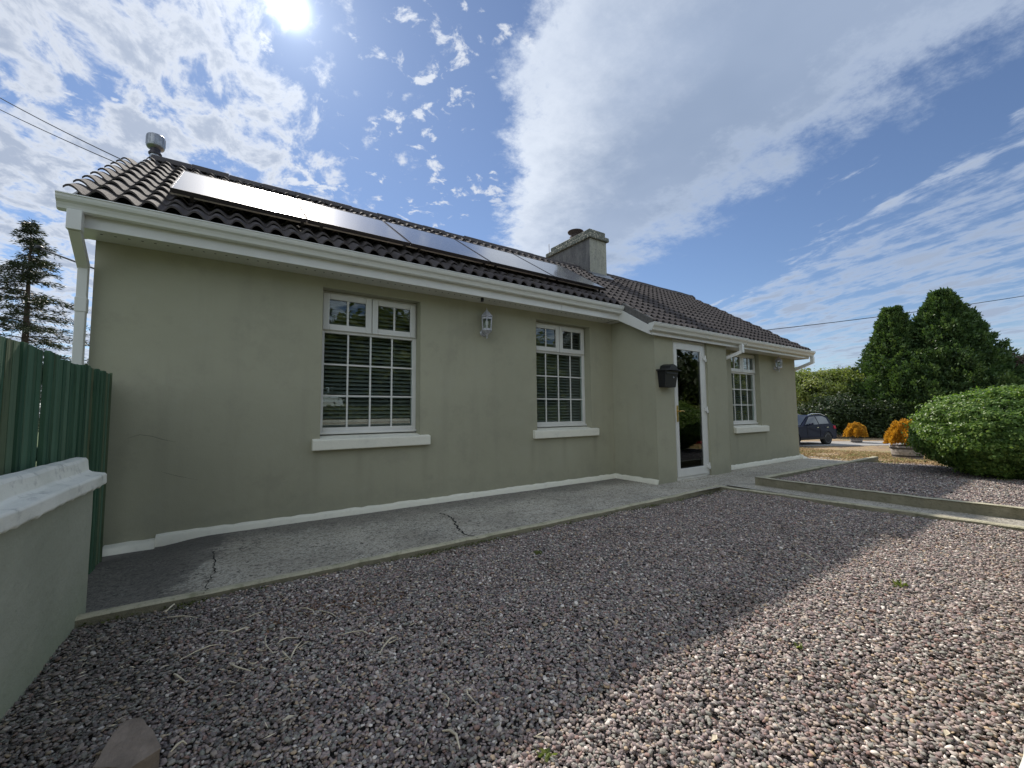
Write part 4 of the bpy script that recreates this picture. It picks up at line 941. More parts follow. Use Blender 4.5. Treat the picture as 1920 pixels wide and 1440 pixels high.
# ------------------------------------------------------------------ solar panels
PW = 1.135
where = ['nearest the left gable', 'second from the left gable', 'in the middle of the row', 'second from the chimney', 'rightmost, nearest the chimney']
for i in range(5):
    xa = -0.48+i*PW; xb = xa+PW-0.02; ya, yb_ = 4.80, 5.90; off = 0.135
    root = empty('solar_panel', ((xa+xb)/2, (ya+yb_)/2, roof_z((ya+yb_)/2)+.05), 'dark glass solar panel, '+where[i], 'solar panel', 'solar panels in a row on the roof')
    ud = Vector((0, 1, SL)).normalized(); nd = Vector((0, -SL, 1)).normalized()
    def sl_pt(x, y, o_): p = Vector((x, y, roof_z(y)+.0)); return p+nd*o_
    def slab(mb, x0_, x1_, y0_, y1_, o0, o1): mb.hexa([sl_pt(x0_, y0_, o0), sl_pt(x1_, y0_, o0), sl_pt(x1_, y1_, o0), sl_pt(x0_, y1_, o0)], [sl_pt(x0_, y0_, o1), sl_pt(x1_, y0_, o1), sl_pt(x1_, y1_, o1), sl_pt(x0_, y1_, o1)])
    mb = MB(); slab(mb, xa+.012, xb-.012, ya+.012, yb_-.012, off-.02, off); obj('glass', mb, 'solar', root)
    mb = MB(); slab(mb, xa, xb, ya, ya+.0118, off-.04, off+.002); slab(mb, xa, xb, yb_-.0118, yb_, off-.04, off+.002); slab(mb, xa, xa+.0118, ya+.012, yb_-.012, off-.04, off+.002); slab(mb, xb-.0118, xb, ya+.012, yb_-.012, off-.04, off+.002)
    obj('frame', mb, 'alu_dark', root)
    mb = MB(); slab(mb, xa-.008, xb+.008, ya+.10, ya+.14, off-.075, off-.042); obj('rail', mb, 'alu', root); mb = MB(); slab(mb, xa-.008, xb+.008, yb_-.24, yb_-.20, off-.075, off-.042); obj('rail', mb, 'alu', root)
    for xx in (xa+.15, xb-.02):
        mb = MB(); slab(mb, xx-.015, xx+.015, ya+.085, ya+.099, .02, off-.04); slab(mb, xx-.015, xx+.015, ya-.03, ya+.085, .02, .032); obj('bracket', mb, 'alu_dark', root)

# ------------------------------------------------------------------ lanterns
def lantern(c, yw, s_, label):
    x, z = c; r = 0.075*s_; root = empty('wall_lantern', (x, yw, z), label, 'wall lamp', 'pair of outdoor wall lanterns')
    y = yw-.115*s_; k6 = 6
    mb = MB(); mb.lathe([(.004*s_, .335*s_), (.010*s_, .30*s_), (.022*s_, .285*s_), (.038*s_, .27*s_), (.085*s_, .215*s_), (.092*s_, .205*s_), (.075*s_, .20*s_), (.0, .198*s_)][::-1], (x, y, z), k6, False); obj('lamp_cap', mb, 'lamp_metal', root)
    mb = MB()
    for j in range(6):
        t = j*math.pi/3; a = (x+r*math.cos(t), y+r*math.sin(t)); b_ = (x+r*.86*math.cos(t), y+r*.86*math.sin(t))
        mb.bar((b_[0], b_[1], z+.02*s_), (a[0], a[1], z+.20*s_), .012*s_, .012*s_)
        t2 = t+math.pi/3; a2 = (x+r*math.cos(t2), y+r*math.sin(t2)); mb.bar((a[0], a[1], z+.185*s_), (a2[0], a2[1], z+.185*s_), .008*s_, .028*s_); b2 = (x+r*.87*math.cos(t2), y+r*.87*math.sin(t2)); mb.bar((b_[0], b_[1], z+.03*s_), (b2[0], b2[1], z+.03*s_), .008*s_, .024*s_)
    mb.lathe([(.0, -.095*s_), (.010*s_, -.085*s_), (.006*s_, -.06*s_), (.02*s_, -.045*s_), (.025*s_, -.03*s_), (.055*s_, -.005*s_), (.075*s_, .015*s_), (.075*s_, .022*s_), (0, .023*s_)], (x, y, z), k6, False)
    obj('lamp_cage', mb, 'lamp_metal', root)
    mb = MB(); mb.lathe([(r*.80, .025*s_), (r*.93, .195*s_)], (x, y, z), k6, False); obj('lamp_glass', mb, 'glass', root)
    mb = MB(); mb.lathe([(.012*s_, .03*s_), (.014*s_, .09*s_), (.024*s_, .10*s_), (.024*s_, .15*s_), (.0, .16*s_)], (x, y, z), 10); obj('lamp_bulb', mb, 'upvc', root)
    mb = MB(); mb.lathe([(.0, 0), (.045*s_, .0), (.05*s_, .012*s_), (.03*s_, .02*s_)], (0, 0, 0), 14); mb.v = [(x+a, yw-c_, z-.0+b_) for a, b_, c_ in mb.v]; mb.tube([(x, yw-.01, z-.0), (x, yw-.05*s_, z-.05*s_), (x, y, z-.035*s_)], .009*s_, 6)
    obj('mount', mb, 'lamp_metal', root)
lantern((2.855, 1.085), YM, 0.98, 'silver white hexagonal wall lantern between the two large windows')
lantern((9.83, 0.905), YR, 0.82, 'silver white wall lantern near the far right corner of the house')

# ------------------------------------------------------------------ letterbox
mbx, my, mz = 5.63, YP, 0.37
root = empty('mailbox', (mbx, my, mz), 'black metal letterbox with pitched lid on the porch wall beside the door', 'mailbox')
mb = MB(); mb.hexa([(mbx-.135, my-.115, mz), (mbx+.135, my-.115, mz), (mbx+.135, my-.003, mz), (mbx-.135, my-.003, mz)], [(mbx-.165, my-.15, mz+.255), (mbx+.165, my-.15, mz+.255), (mbx+.165, my-.003, mz+.255), (mbx-.165, my-.003, mz+.255)])
obj('box_body', mb, 'black_metal', root, bevel=.006)
mb = MB(); e = .018
poly = [(-.195, .245), (-.19, .262), (-.10, .275), (-.075, .325), (0, .352), (.075, .325), (.10, .275), (.19, .262), (.195, .245), (.10, .257), (-.10, .257)]
mb.hexa([(mbx+a, my-.185, mz+b_) for a, b_ in poly], [(mbx+a, my-.003, mz+b_+.012) for a, b_ in poly]); obj('lid', mb, 'black_metal', root, bevel=.003)
mb = MB(); mb.box(mbx-.145, mbx+.145, my-.158, my-.146, mz+.20, mz+.222); obj('slot_flap', mb, 'black_metal', root, bevel=.003)
mb = MB(); mb.lathe([(.014, 0), (.012, .006), (0, .007)], (0, 0, 0), 12); mb.v = [(mbx+.04+a, my-.145-c_, mz+.15+b_) for a, b_, c_ in mb.v]; obj('lock', mb, 'steel', root)

# ------------------------------------------------------------------ left garden wall with coping, timber fence
gw = empty('garden_wall', (-0.75, 2.5, -1.25), 'low grey green rendered wall with a stepped white coping at the left', 'wall')
Y0, Y1 = -0.35, 3.47; fx0 = lambda y: -0.635-0.03*(3.47-y)
mb = MB(); ny, nz = 40, 10; vs = []
for i in range(ny+1):
    y = Y0+(Y1-Y0)*i/ny
    for j in range(nz+1):
        z = -1.35+(-.40+1.35)*j/nz; vs.append((fx0(y)+0.012*mn.noise(Vector((y*1.5, z*1.5, 0)))-0.05*(z+1.3)*0.0, y, z))
mb.add(vs, [(i*(nz+1)+j, (i+1)*(nz+1)+j, (i+1)*(nz+1)+j+1, i*(nz+1)+j+1) for i in range(ny) for j in range(nz)], True)
mb.add([(fx0(Y1), Y1, -1.35), (fx0(Y1), Y1, -.40), (-.745, Y1, -.40), (-.745, Y1, -1.35)], [(0, 1, 2, 3)])
mb.add([(-.745, Y1, -1.35), (-.745, Y1, -.40), (-.85, Y0, -.40), (-.85, Y0, -1.35)], [(0, 1, 2, 3)])
obj('wall_body', mb, 'garden_render', gw)
mb = MB(); prof = [(-.005, -.41), (.045, -.405), (.052, -.395), (.052, -.345), (.045, -.336), (-.012, -.328), (-.026, -.318), (-.034, -.26), (-.044, -.245), (-.085, -.238), (-.115, -.245), (-.115, -.41)]
ny = 130; vs = []
for i in range(ny+1):
    y = Y0+(Y1+.03-Y0)*i/ny
    for a, b_ in prof:
        vs.append((fx0(y)+a+0.006*mn.noise(Vector((y*5, b_*9, 1))), y, b_+0.008*mn.noise(Vector((y*4, a*9, 2)))-(0.014*max(0, mn.noise(Vector((y*22, 0, 2)))) if b_ < -.38 else 0)))
k_ = len(prof); mb.add(vs, [(i*k_+j, i*k_+(j+1) % k_, (i+1)*k_+(j+1) % k_, (i+1)*k_+j) for i in range(ny) for j in range(k_)]); mb.add(vs[-k_:], [tuple(range(k_))[::-1]])
obj('coping', mb, 'coping_white', gw, bevel=.004)
fe = empty('timber_fence', (-0.8, 3.0, -1.2), 'dark green vertical board fence behind the low wall, meeting the house corner', 'fence')
def boards(y0, y1, xo, ztop, step_, seed):
    mb = MB(); y = y0; random.seed(seed); i = 0
    while y < y1:
        w_ = random.uniform(.045, .075); w_ = min(w_, y1-y); o_ = random.choice((0, .012, .02)); zt = ztop(y)+random.uniform(-.006, .006)
        xx = xo(y); mb.box(xx-.016+o_*.8, xx+o_, y, y+w_-.004, -1.25, zt, tone=random.random()); y += w_; i += 1
    return mb
fxo = lambda y: -.768-0.027*(4.6-y)
obj('fence_panel', boards(1.2, 3.375, fxo, lambda y: .352, 0, 3), 'fence', fe)
obj('fence_panel', boards(3.365, 4.58, lambda y: fxo(y)-.006, lambda y: .335+.01*(y-3.4), 0, 4), 'fence', fe)
mb = MB()
for zz in (-.75, -.2, .22): mb.bar((fxo(1.2)-.035, 1.2, zz), (fxo(4.58)-.035, 4.58, zz), .035, .07)
obj('fence_rail', mb, 'fence', fe)
mb = MB(); mb.box(-.90, -.85, 4.60, 4.845, -1.25, .31); obj('fence_light_block', mb, 'fence', fe)  # unseen board added behind the fence end to block side light
random.seed(21)

# front boundary wall under the camera, its white coping just in frame at the right corner
fw_ = empty('garden_wall', (3.0, -0.1, -1.25), 'white topped front garden wall, only its coping edge showing at the bottom right corner', 'wall')
mb = MB(); mb.box(-0.60, 6.0, -.24, -.02, -1.35, -.245); obj('wall_body', mb, 'garden_render', fw_)
mb = MB(); nseg = 160; prof = [(-.28, -.24), (-.28, -.18), (-.22, -.13), (-.02, -.12), (.024, -.126), (.0325, -.14), (.0325, -.24)]
vs = []
for i in range(nseg+1):
    x = -.60+(6.05+.60)*i/nseg
    for a, b_ in prof: vs.append((x, a+.003*mn.noise(Vector((x*16, a*8, 0))), b_+.003*mn.noise(Vector((x*15, a*8, 4)))))
k_ = len(prof); mb.add(vs, [(i*k_+j, (i+1)*k_+j, (i+1)*k_+(j+1) % k_, i*k_+(j+1) % k_) for i in range(nseg) for j in range(k_)]); mb.add(vs[:k_], [tuple(range(k_))]); mb.add(vs[-k_:], [tuple(range(k_))[::-1]])
obj('coping', mb, 'coping_white', fw_, bevel=.006)

# ------------------------------------------------------------------ stone slab, stalks, moss, leaves on the gravel
c0 = at_z(238, 1405, -1.10)
root_v = [at_z(*p, -1.065) for p in ((262, 1350), (284, 1368), (303, 1396), (244, 1430), (176, 1424), (203, 1385), (232, 1356))]
mb = MB(); bot = [(v[0]-(v[0]-c0[0])*.10, v[1]-(v[1]-c0[1])*.10, -1.16) for v in root_v]; top = [(v[0], v[1], -1.070+dz_) for v, dz_ in zip(root_v, (.016, .010, -.004, -.012, -.016, .0, .012))]
mb.hexa(bot, top)
bm = bmesh.new(); me_ = bpy.data.meshes.new('t'); me_.from_pydata([tuple(v) for v in mb.v], [], mb.f); bm.from_mesh(me_); bmesh.ops.triangulate(bm, faces=bm.faces[:]); bmesh.ops.subdivide_edges(bm, edges=bm.edges[:], cuts=4, use_grid_fill=True)
mb = MB(); bm.verts.ensure_lookup_table(); mb.add([v.co for v in bm.verts], [[v.index for v in f.verts] for f in bm.faces]); bm.free(); wobble(mb, .0045, 28); o = tag(obj('stone', mb, 'slate_rock', bevel=.0015), 'flat brown stone lying on the gravel at the lower left', 'stone')
def stalk(px, py, px2, py2, r=.0028):
    a = at_z(px, py, -1.135); b_ = at_z(px2, py2, -1.132); m1 = (a+b_)/2+np.array((random.uniform(-.02, .02), random.uniform(-.02, .02), .012)); L = b_-a
    mb = MB(); mb.tube([a, a+L*.3+(m1-(a+b_)/2)*.8, a+L*.65+(m1-(a+b_)/2), b_], [r*.6, r, r, r*.5], 5)
    if np.linalg.norm(L) > .12: q_ = a+L*.55; mb.tube([q_, q_+np.array((L[1], -L[0], 0))*.22+L*.2+np.array((0, 0, .01))], [r*.7, r*.3], 5)
    tag(obj('stalk', mb, 'stalk'), 'thin pale dry stalk lying among the pebbles in the left foreground', 'stalk', 'dry plant stalks scattered on the gravel')
for s_ in ((342, 1235, 415, 1208), (300, 1162, 372, 1158), (420, 1195, 475, 1176), (500, 1190, 512, 1225), (520, 1208, 560, 1196), (545, 1235, 568, 1200), (310, 1148, 328, 1135), (430, 1243, 470, 1258), (325, 1265, 350, 1280), (530, 1220, 548, 1240), (640, 1190, 690, 1188),
           (712, 1225, 742, 1192), (880, 1290, 892, 1318), (828, 1300, 838, 1326), (830, 1370, 862, 1404), (320, 1410, 350, 1395), (590, 1145, 640, 1162), (460, 1160, 500, 1152), (400, 1185, 440, 1186), (560, 1140, 590, 1155), (1105, 1210, 1118, 1225), (1500, 1035, 1540, 1060)):
    stalk(*s_, r=random.uniform(.003, .005))
def moss(px, py, r):
    p = at_z(px, py, -1.145); mb = MB(); mb.lathe([(r, 0), (r*1.02, r*.25), (r*.75, r*.5), (r*.3, r*.62), (0, r*.64)], (p[0], p[1], -1.155), 14); wobble(mb, r*.35, 22)
    tag(obj('moss', mb, 'moss'), None, 'moss'); return bpy.data.objects[-1] if False else None
for (px, py, r, lab) in ((1008, 1035, .035, 'brown green moss cushion on the gravel below the second window'), (655, 1075, .03, 'small moss cushion beside the path edging'), (945, 1160, .018, 'tiny dark moss tuft in the middle of the gravel')):
    p = at_z(px, py, -1.145); mb = MB(); mb.lathe([(r, 0), (r*1.02, r*.25), (r*.75, r*.5), (r*.3, r*.62), (0, r*.64)], (p[0], p[1], -1.155), 14); wobble(mb, r*.35, 22)
    tag(obj('moss', mb, 'moss'), lab, 'moss')
def weed(px, py, s_, lab, k_=14):
    p = at_z(px, py, -1.14); P = np.repeat(p[None], k_, 0)+rng.normal(0, s_*.25, (k_, 3))*np.array((1, 1, .1)); D = np.stack([rng.normal(0, .8, k_), rng.normal(0, .8, k_), np.full(k_, .7)], 1)
    tag(link('weed', sprig_mesh('weed', P-p, D, s_*.8, s_*.2), MT['decid'], None, p), lab, 'weed')
weed(1687, 1100, .055, 'small green weed growing in the sunlit gravel at the right')
weed(1498, 1215, .03, 'tiny green seedling in the sunlit gravel')
weed(1025, 1415, .035, 'tiny green weed at the bottom edge of the gravel')
# dry leaf litter patch
k_ = 520; p = at_z(610, 1140, -1.133); P = p+rng.normal(0, 1, (k_, 3))*np.array((.20, .11, .004)); N = np.tile(np.array((0, 0, 1.0)), (k_, 1))
tag(link('leaf_litter', leaf_mesh('leaf_litter', P-p, N, .013, .4, spread=.5), simple('brown_litter', (0.15, 0.085, 0.05), .9, var=.5, nscale=40), None, p), 'patch of brown dry leaf bits on the gravel', 'leaf litter', kind='stuff')
k_ = 700; P = np.stack([np.clip(rng.normal(.75, .75, k_), -.5, 3.5), np.clip(rng.normal(2.45, .5, k_), 1.2, 3.2), np.full(k_, -1.130)], 1); D = np.stack([rng.normal(0, 1, k_), rng.normal(0, 1, k_), rng.normal(0, .06, k_)], 1)
tag(link('dry_litter', sprig_mesh('dry_litter', P, D, .035, .0022, None, .1), MT['stalk']), 'scattered fine bits of pale dead stalk on the gravel', 'litter', kind='stuff')
k_ = 900; P = np.stack([rng.uniform(-.6, 5.8, k_), 3.24+rng.normal(0, .02, k_), np.full(k_, -1.128)], 1); j_ = rng.integers(0, 40, k_); cxs = rng.uniform(-.6, 5.8, 40); P[:, 0] = cxs[j_]+rng.normal(0, .06, k_)
tag(link('kerb_moss', leaf_mesh('kerb_moss', P, np.tile((0, 0, 1.0), (k_, 1)), .008, .7, spread=.6), MT['moss']), 'bits of moss gathered along the foot of the path edging', 'moss', kind='stuff')
for (px, py, lab) in ((1500, 1272, 'pale dry leaf on the sunlit gravel'), (1775, 1375, 'yellowish dry leaf on the gravel near the bottom right'), (540, 1348, 'pale grey leaf flake on the shaded gravel'), (1340, 1385, 'bluish leaf flake on the gravel at the bottom')):
    p = at_z(px, py, -1.130); mb = MB(); s_ = .022; mb.add([(p[0]-s_, p[1], p[2]), (p[0], p[1]-s_*.45, p[2]+.006), (p[0]+s_, p[1]+.004, p[2]+.002), (p[0]+.003, p[1]+s_*.5, p[2]+.007)], [(0, 1, 2, 3)]); mb.add([(a, b_, c_-.0015) for a, b_, c_ in mb.v], [(3, 2, 1, 0)])
    tag(obj('leaf', mb, 'stalk'), lab, 'leaf')

# ------------------------------------------------------------------ round box bush
def ground_pt(px, py):
    z = -1.1
    for _ in range(20): q_ = at_z(px, py, z); z = gz(q_[0]) if q_[0] > 11.2 else -1.06
    return q_
bx, by, bz = 9.85, 1.05, -1.06; ra, rb, rh = 1.0, 1.0, 0.675
bush = empty('box_bush', (bx, by, bz), 'large dense rounded green bush on the gravel at the right', 'bush')
k_ = 100000; d = rand_dirs(k_); lump = np.array([1+0.09*mn.noise(Vector(q_)*2.3)+0.09*mn.noise(Vector(q_)*6.0) for q_ in d[:20000]]); lump = np.concatenate([lump]*5)
d = np.concatenate([d[:20000]+rng.normal(0, .012, (20000, 3)) for _ in range(5)]); d /= np.linalg.norm(d, axis=1)[:, None]
se = (np.abs(d[:, 0])**2.0+np.abs(d[:, 1])**2.0+np.abs(d[:, 2])**2.05)**(-1/2.0)
rad = lump*se*(1-0.16*rng.uniform(0, 1, k_)**1.6); shoots = rng.uniform(0, 1, k_) < 0.08; rad[shoots] *= 1+rng.uniform(0, .11, shoots.sum())
P = d*rad[:, None]*np.array((ra, rb, rh)); P[:, 2] = np.maximum(P[:, 2], -rh*0.98+rng.uniform(0, .06, k_)); P[:, 2] += rh
link('crown', leaf_mesh('crown', P, d+np.array((0, 0, .25)), .021, .6, np.clip(rng.normal(.45, .25, k_)+.25*(lump-1)*8, 0, 1), .6), MT['box'], bush, (bx, by, bz))
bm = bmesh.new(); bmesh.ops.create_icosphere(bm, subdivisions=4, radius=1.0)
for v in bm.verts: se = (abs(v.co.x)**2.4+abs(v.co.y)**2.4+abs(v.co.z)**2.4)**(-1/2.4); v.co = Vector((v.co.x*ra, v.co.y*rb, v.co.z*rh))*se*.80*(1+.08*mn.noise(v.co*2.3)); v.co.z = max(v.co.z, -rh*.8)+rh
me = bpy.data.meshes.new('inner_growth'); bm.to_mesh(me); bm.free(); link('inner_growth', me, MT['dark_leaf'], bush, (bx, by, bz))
mb = MB()
for i in range(7): a = i*.9; mb.tube([(bx+.15*math.cos(a), by+.15*math.sin(a), bz-.02), (bx+.4*math.cos(a), by+.4*math.sin(a), bz+.5)], [.03, .015], 6)
obj('stem', mb, 'bark', bush)

# ------------------------------------------------------------------ golden shrubs in half barrels
def barrel(px, py, r, hp, hs, label, glabel):
    p = ground_pt(px, py); x, y, z = p; root = empty('barrel_planter', (x, y, z), label, 'planter', 'half barrel planters with golden shrubs')
    mb = MB(); mb.lathe([(r*.82, 0), (r*.93, hp*.5), (r, hp), (r*.9, hp), (r*.85, hp*.8)], (x, y, z), 24); obj('tub', mb, 'pot', root)
    mb = MB(); mb.lathe([(r*.875, hp*.18), (r*.90, hp*.30)], (x, y, z), 24); mb.lathe([(r*.985, hp*.74), (r*1.005, hp*.86)], (x, y, z), 24); obj('hoop', mb, 'hoop', root)
    mb = MB(); mb.lathe([(r*.88, hp*.85), (0.01, hp*.88)], (x, y, z), 16); obj('soil', mb, 'soil', root)
    sh = empty('golden_shrub', (x, y, z+hp*.85), glabel, 'shrub', 'golden orange shrubs in half barrels')
    k_ = 16000; d = rand_dirs(k_); d[:, 2] = np.abs(d[:, 2])*1.0-.25; q_ = d*(rng.uniform(.45, 1, k_)**.5)[:, None]*np.array((hs*.50, hs*.50, hs*.74))
    lum = 1+.18*np.sin(d[:, 0]*9)*np.sin(d[:, 1]*8+1); q_ *= lum[:, None]; q_[:, 2] += hs*.30; q_[:, 2] = np.maximum(q_[:, 2], .0)
    link('crown', sprig_mesh('crown', q_, d+np.array((0, 0, .8)), .06, .016), MT['gold'], sh, (x, y, z+hp*.85))
    mb = MB(); 
    for j in range(5): a = j*1.256; mb.tube([(x, y, z+hp*.8), (x+.1*math.cos(a), y+.1*math.sin(a), z+hp+hs*.35)], [.015, .006], 5)
    obj('stem', mb, 'bark', sh)
barrel(1606, 830, .24, .22, .78, 'smaller half barrel planter farther off near the dark hedge', 'bright orange gold shrub in the farther barrel')
barrel(1702, 860, .34, .34, .74, 'nearer weathered half barrel planter partly behind the round bush', 'orange gold feathery shrub in the nearer barrel beside the round bush')

# ------------------------------------------------------------------ conifers and hedge
def conifer(name, px, depth, hw, top_px, label, nclump=900, lean=0, group=None, shape=0.72, mt='conifer'):
    top = at_depth(px, top_px, depth); base = (top[0], top[1], -1.6); H = top[2]+1.6
    root = empty(name, base, label, 'tree', group)
    cc = []; 
    for _ in range(nclump):
        t = random.random()**.85; a = random.uniform(0, 2*math.pi)
        prof_ = hw*min(1, (1-t)**shape*1.25)*(1+.12*math.sin(a*3+t*7)+.10*math.sin(a*7+t*19))
        if t < .12: prof_ *= .86+t
        rr = prof_*random.uniform(.70, 1.0)*(1+.22*mn.noise(Vector((math.cos(a)*2.2, math.sin(a)*2.2, t*7+px)))); cc.append((rr*math.cos(a), rr*math.sin(a), .15+t*(H-.35), a, t))
    cc = np.array(cc); k_ = 60; idx = np.repeat(np.arange(nclump), k_); t_ = rng.uniform(0, 1, len(idx))
    out_ = np.stack([np.cos(cc[idx, 3]), np.sin(cc[idx, 3]), np.full(len(idx), 1.3)], 1); out_ /= np.linalg.norm(out_, axis=1)[:, None]
    size = .80*(1-.35*cc[idx, 4])
    P = cc[idx, :3]+out_*(t_*size)[:, None]+rng.normal(0, 1, (len(idx), 3))*(.16*(1-t_*.75)*size/.6)[:, None]
    P[:, 2] = np.minimum(P[:, 2], H+.25)
    tone = np.clip(rng.uniform(0, 1, nclump)[idx]*.75+rng.uniform(0, .25, len(idx))+.25*(t_-.5), 0, 1)
    link('crown', sprig_mesh('crown', P, out_, .17, .042, tone, .5), MT[mt], root, base)
    mb = MB(); b0 = Vector(base); mb.tube([b0, b0+Vector((0, 0, H*.5)), b0+Vector((0, 0, H*.93))], [.22, .14, .03], 8); obj('trunk', mb, 'bark', root)
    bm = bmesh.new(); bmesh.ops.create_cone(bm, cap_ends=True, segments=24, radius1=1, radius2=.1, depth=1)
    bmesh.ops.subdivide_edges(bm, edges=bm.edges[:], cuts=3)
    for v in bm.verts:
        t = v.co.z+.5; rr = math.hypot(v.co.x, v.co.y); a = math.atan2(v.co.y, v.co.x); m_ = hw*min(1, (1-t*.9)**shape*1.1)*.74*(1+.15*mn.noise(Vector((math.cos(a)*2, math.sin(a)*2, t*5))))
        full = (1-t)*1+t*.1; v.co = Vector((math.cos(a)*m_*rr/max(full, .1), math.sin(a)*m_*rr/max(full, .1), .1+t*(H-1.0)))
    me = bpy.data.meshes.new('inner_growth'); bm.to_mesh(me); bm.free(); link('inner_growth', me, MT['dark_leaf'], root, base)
    return root
conifer('conifer', 1672, 25, 2.25, 583, 'slimmer pointed dark evergreen, left one of the tall pair', 700, shape=1.0)
conifer('conifer', 1764, 24, 3.25, 553, 'tallest broad dark evergreen tree behind the round bush', 1500, shape=.95)
conifer('conifer', 1722, 23.5, 2.1, 665, 'lower dark evergreen filling the gap between the tall pair', 700, shape=.5)
p = at_depth(1560, 820, 27); clump_tree('hedge_tree', (p[0], p[1], -1.55), 4.1, 2.6, 'olive green leafy tree behind the parked car', 'tree', 'decid', nclump=420, leaves=110, leaf=.075, crown_lo=.1, trunk_r=.1, clump_r=.5)
p = at_depth(1500, 820, 29); clump_tree('hedge_tree', (p[0], p[1], -1.55), 4.4, 2.4, 'yellow green tree partly hidden by the right corner of the house', 'tree', 'decid', nclump=260, leaves=110, leaf=.08, crown_lo=.1, trunk_r=.1, clump_r=.5)
p = at_depth(1600, 820, 28); clump_tree('dark_shrub', (p[0], p[1], -1.55), 4.3, 1.5, 'dark shaded shrub left of the slim evergreen', 'shrub', 'dark_leaf', nclump=200, leaves=120, leaf=.08, crown_lo=.1, trunk_r=.1, clump_r=.55)
p = at_depth(1890, 820, 23); clump_tree('copper_tree', (p[0], p[1], -1.55), 4.6, 2.3, 'reddish brown leaved tree at the right edge behind the bush', 'tree', 'copper', nclump=330, leaves=110, leaf=.07, crown_lo=.1, trunk_r=.1, clump_r=.5)
p = at_depth(1950, 820, 27); clump_tree('hedge_tree', (p[0], p[1], -1.55), 5.0, 2.4, 'light green tree beyond the reddish one at the right edge', 'tree', 'decid', nclump=260, leaves=110, leaf=.08, crown_lo=.1, trunk_r=.1, clump_r=.5)
# low dark understorey joining the trees: shrubs one after another
labs = ['dark undergrowth shrub directly behind the parked car', 'dark shrub behind the farther barrel planter', 'dark shrub below the slim evergreen', 'dark shrub below the tall evergreen', 'dark shrub low behind the nearer barrel planter', 'dark shrub behind the left side of the round bush', 'dark shrub behind the middle of the round bush', 'dark shrub low at the right edge behind the round bush']
for i, px in enumerate((1548, 1590, 1632, 1675, 1722, 1780, 1845, 1915)):
    p = at_depth(px, 820, 23.2+.4*math.sin(i*2)); clump_tree('dark_shrub', (p[0], p[1], -1.55), 2.1+.3*math.sin(i*1.7), 1.25, labs[i], 'shrub', 'dark_leaf', 'dark shrubs under the tall trees', nclump=110, leaves=130, leaf=.075, crown_lo=.05, trunk_r=.05, clump_r=.5, lobes=5)
# bare twigs poking from the trees
mb = MB(); p0 = Vector(at_depth(1612, 720, 26.5))
for i in range(16):
    a = random.uniform(-.9, .7); L = random.uniform(.6, 1.6); e = p0+Vector((-L*.5, L*.5*0, L*random.uniform(.1, .7)))*1.0; e = p0+Vector(rt)*(-L*random.uniform(.4, 1))+Vector((0, 0, L*random.uniform(0, .6))); mb.tube([p0, (p0+e)/2+Vector((0, 0, .1)), e], [.02, .014, .006], 4)
    for j in range(3): q_ = p0+(e-p0)*random.uniform(.5, .95); mb.tube([q_, q_+Vector((random.uniform(-.2, .2), 0, random.uniform(.1, .3)))], [.008, .004], 4)
tag(obj('bare_branch', mb, 'bark'), 'thin bare branches sticking out left of the slim evergreen', 'branch')
mb = MB(); p0 = Vector(at_depth(1885, 700, 22.5))
for i in range(22):
    L = random.uniform(.5, 1.5); e = p0+Vector(rt)*random.uniform(-.6, 1)*L+Vector((0, 0, L*random.uniform(.4, .9))); mb.tube([p0, (p0+e)/2+Vector((0, 0, .1)), e], [.02, .012, .006], 4)
    for j in range(4): q_ = p0+(e-p0)*random.uniform(.5, .98); mb.tube([q_, q_+Vector((random.uniform(-.25, .25), 0, random.uniform(.0, .25)))], [.010, .006], 4)
tag(obj('bare_branch', mb, 'copper'), 'sparse reddish twigs above the trees at the right edge', 'branch')

# spruce at the left
sp_top = at_depth(60, 412, 17.0); base = (sp_top[0], sp_top[1]-.0, -1.3); H = sp_top[2]+1.3
spr = empty('spruce_tree', base, 'tall sparse spruce with drooping tiered branches left of the house', 'tree')
mb = MB(); b0 = Vector(base); mb.tube([b0, b0+Vector((.05, 0, H*.5)), b0+Vector((0, 0, H*.97))], [.17, .10, .015], 8); obj('trunk', mb, 'bark', spr)
PP, DD = [], []; mbb = MB(); z = 1.0
while z < H-.15:
    t = (z-1.0)/(H-1.0); L0 = 3.0*(1-t)**.80+.12
    for j in range(5):
        a = random.uniform(0, 6.283); L = L0*random.uniform(.55, 1.15); z_ = z+random.uniform(-.12, .12); d = Vector((math.cos(a), math.sin(a), 0)); pts = []
        for s_ in np.linspace(0, 1, 7): pts.append(b0+d*L*s_+Vector((0, 0, z_+L*(.10*s_-.30*s_*s_+.12*s_**4))))
        mbb.tube(pts, list(np.linspace(.022, .005, 7)), 4, False); sd = Vector((-d.y, d.x, 0))
        ns = int(20+75*L/2.3)
        for _ in range(ns):
            s_ = random.uniform(.08, 1); q_ = b0+d*L*s_+Vector((0, 0, z_+L*(.10*s_-.30*s_*s_+.12*s_**4))); side = random.choice((-1, 1)); wd = L*.26*(1-s_*.55); off = random.uniform(0, wd)
            PP.append(q_+sd*side*off+d*off*.35-Vector((0, 0, off*.25))); DD.append(sd*side*.7+d*.8+Vector((0, 0, -.15)))
    z += .34*(1-.35*t)
P = np.array([tuple(q_) for q_ in PP])-np.array(base); D = np.array([tuple(q_) for q_ in DD]); P = np.repeat(P, 3, 0)+rng.normal(0, .05, (len(P)*3, 3)); D = np.repeat(D, 3, 0)
link('crown', sprig_mesh('crown', P, D, .15, .016, None, .45), MT['spruce'], spr, base); obj('branch', mbb, 'bark', spr)

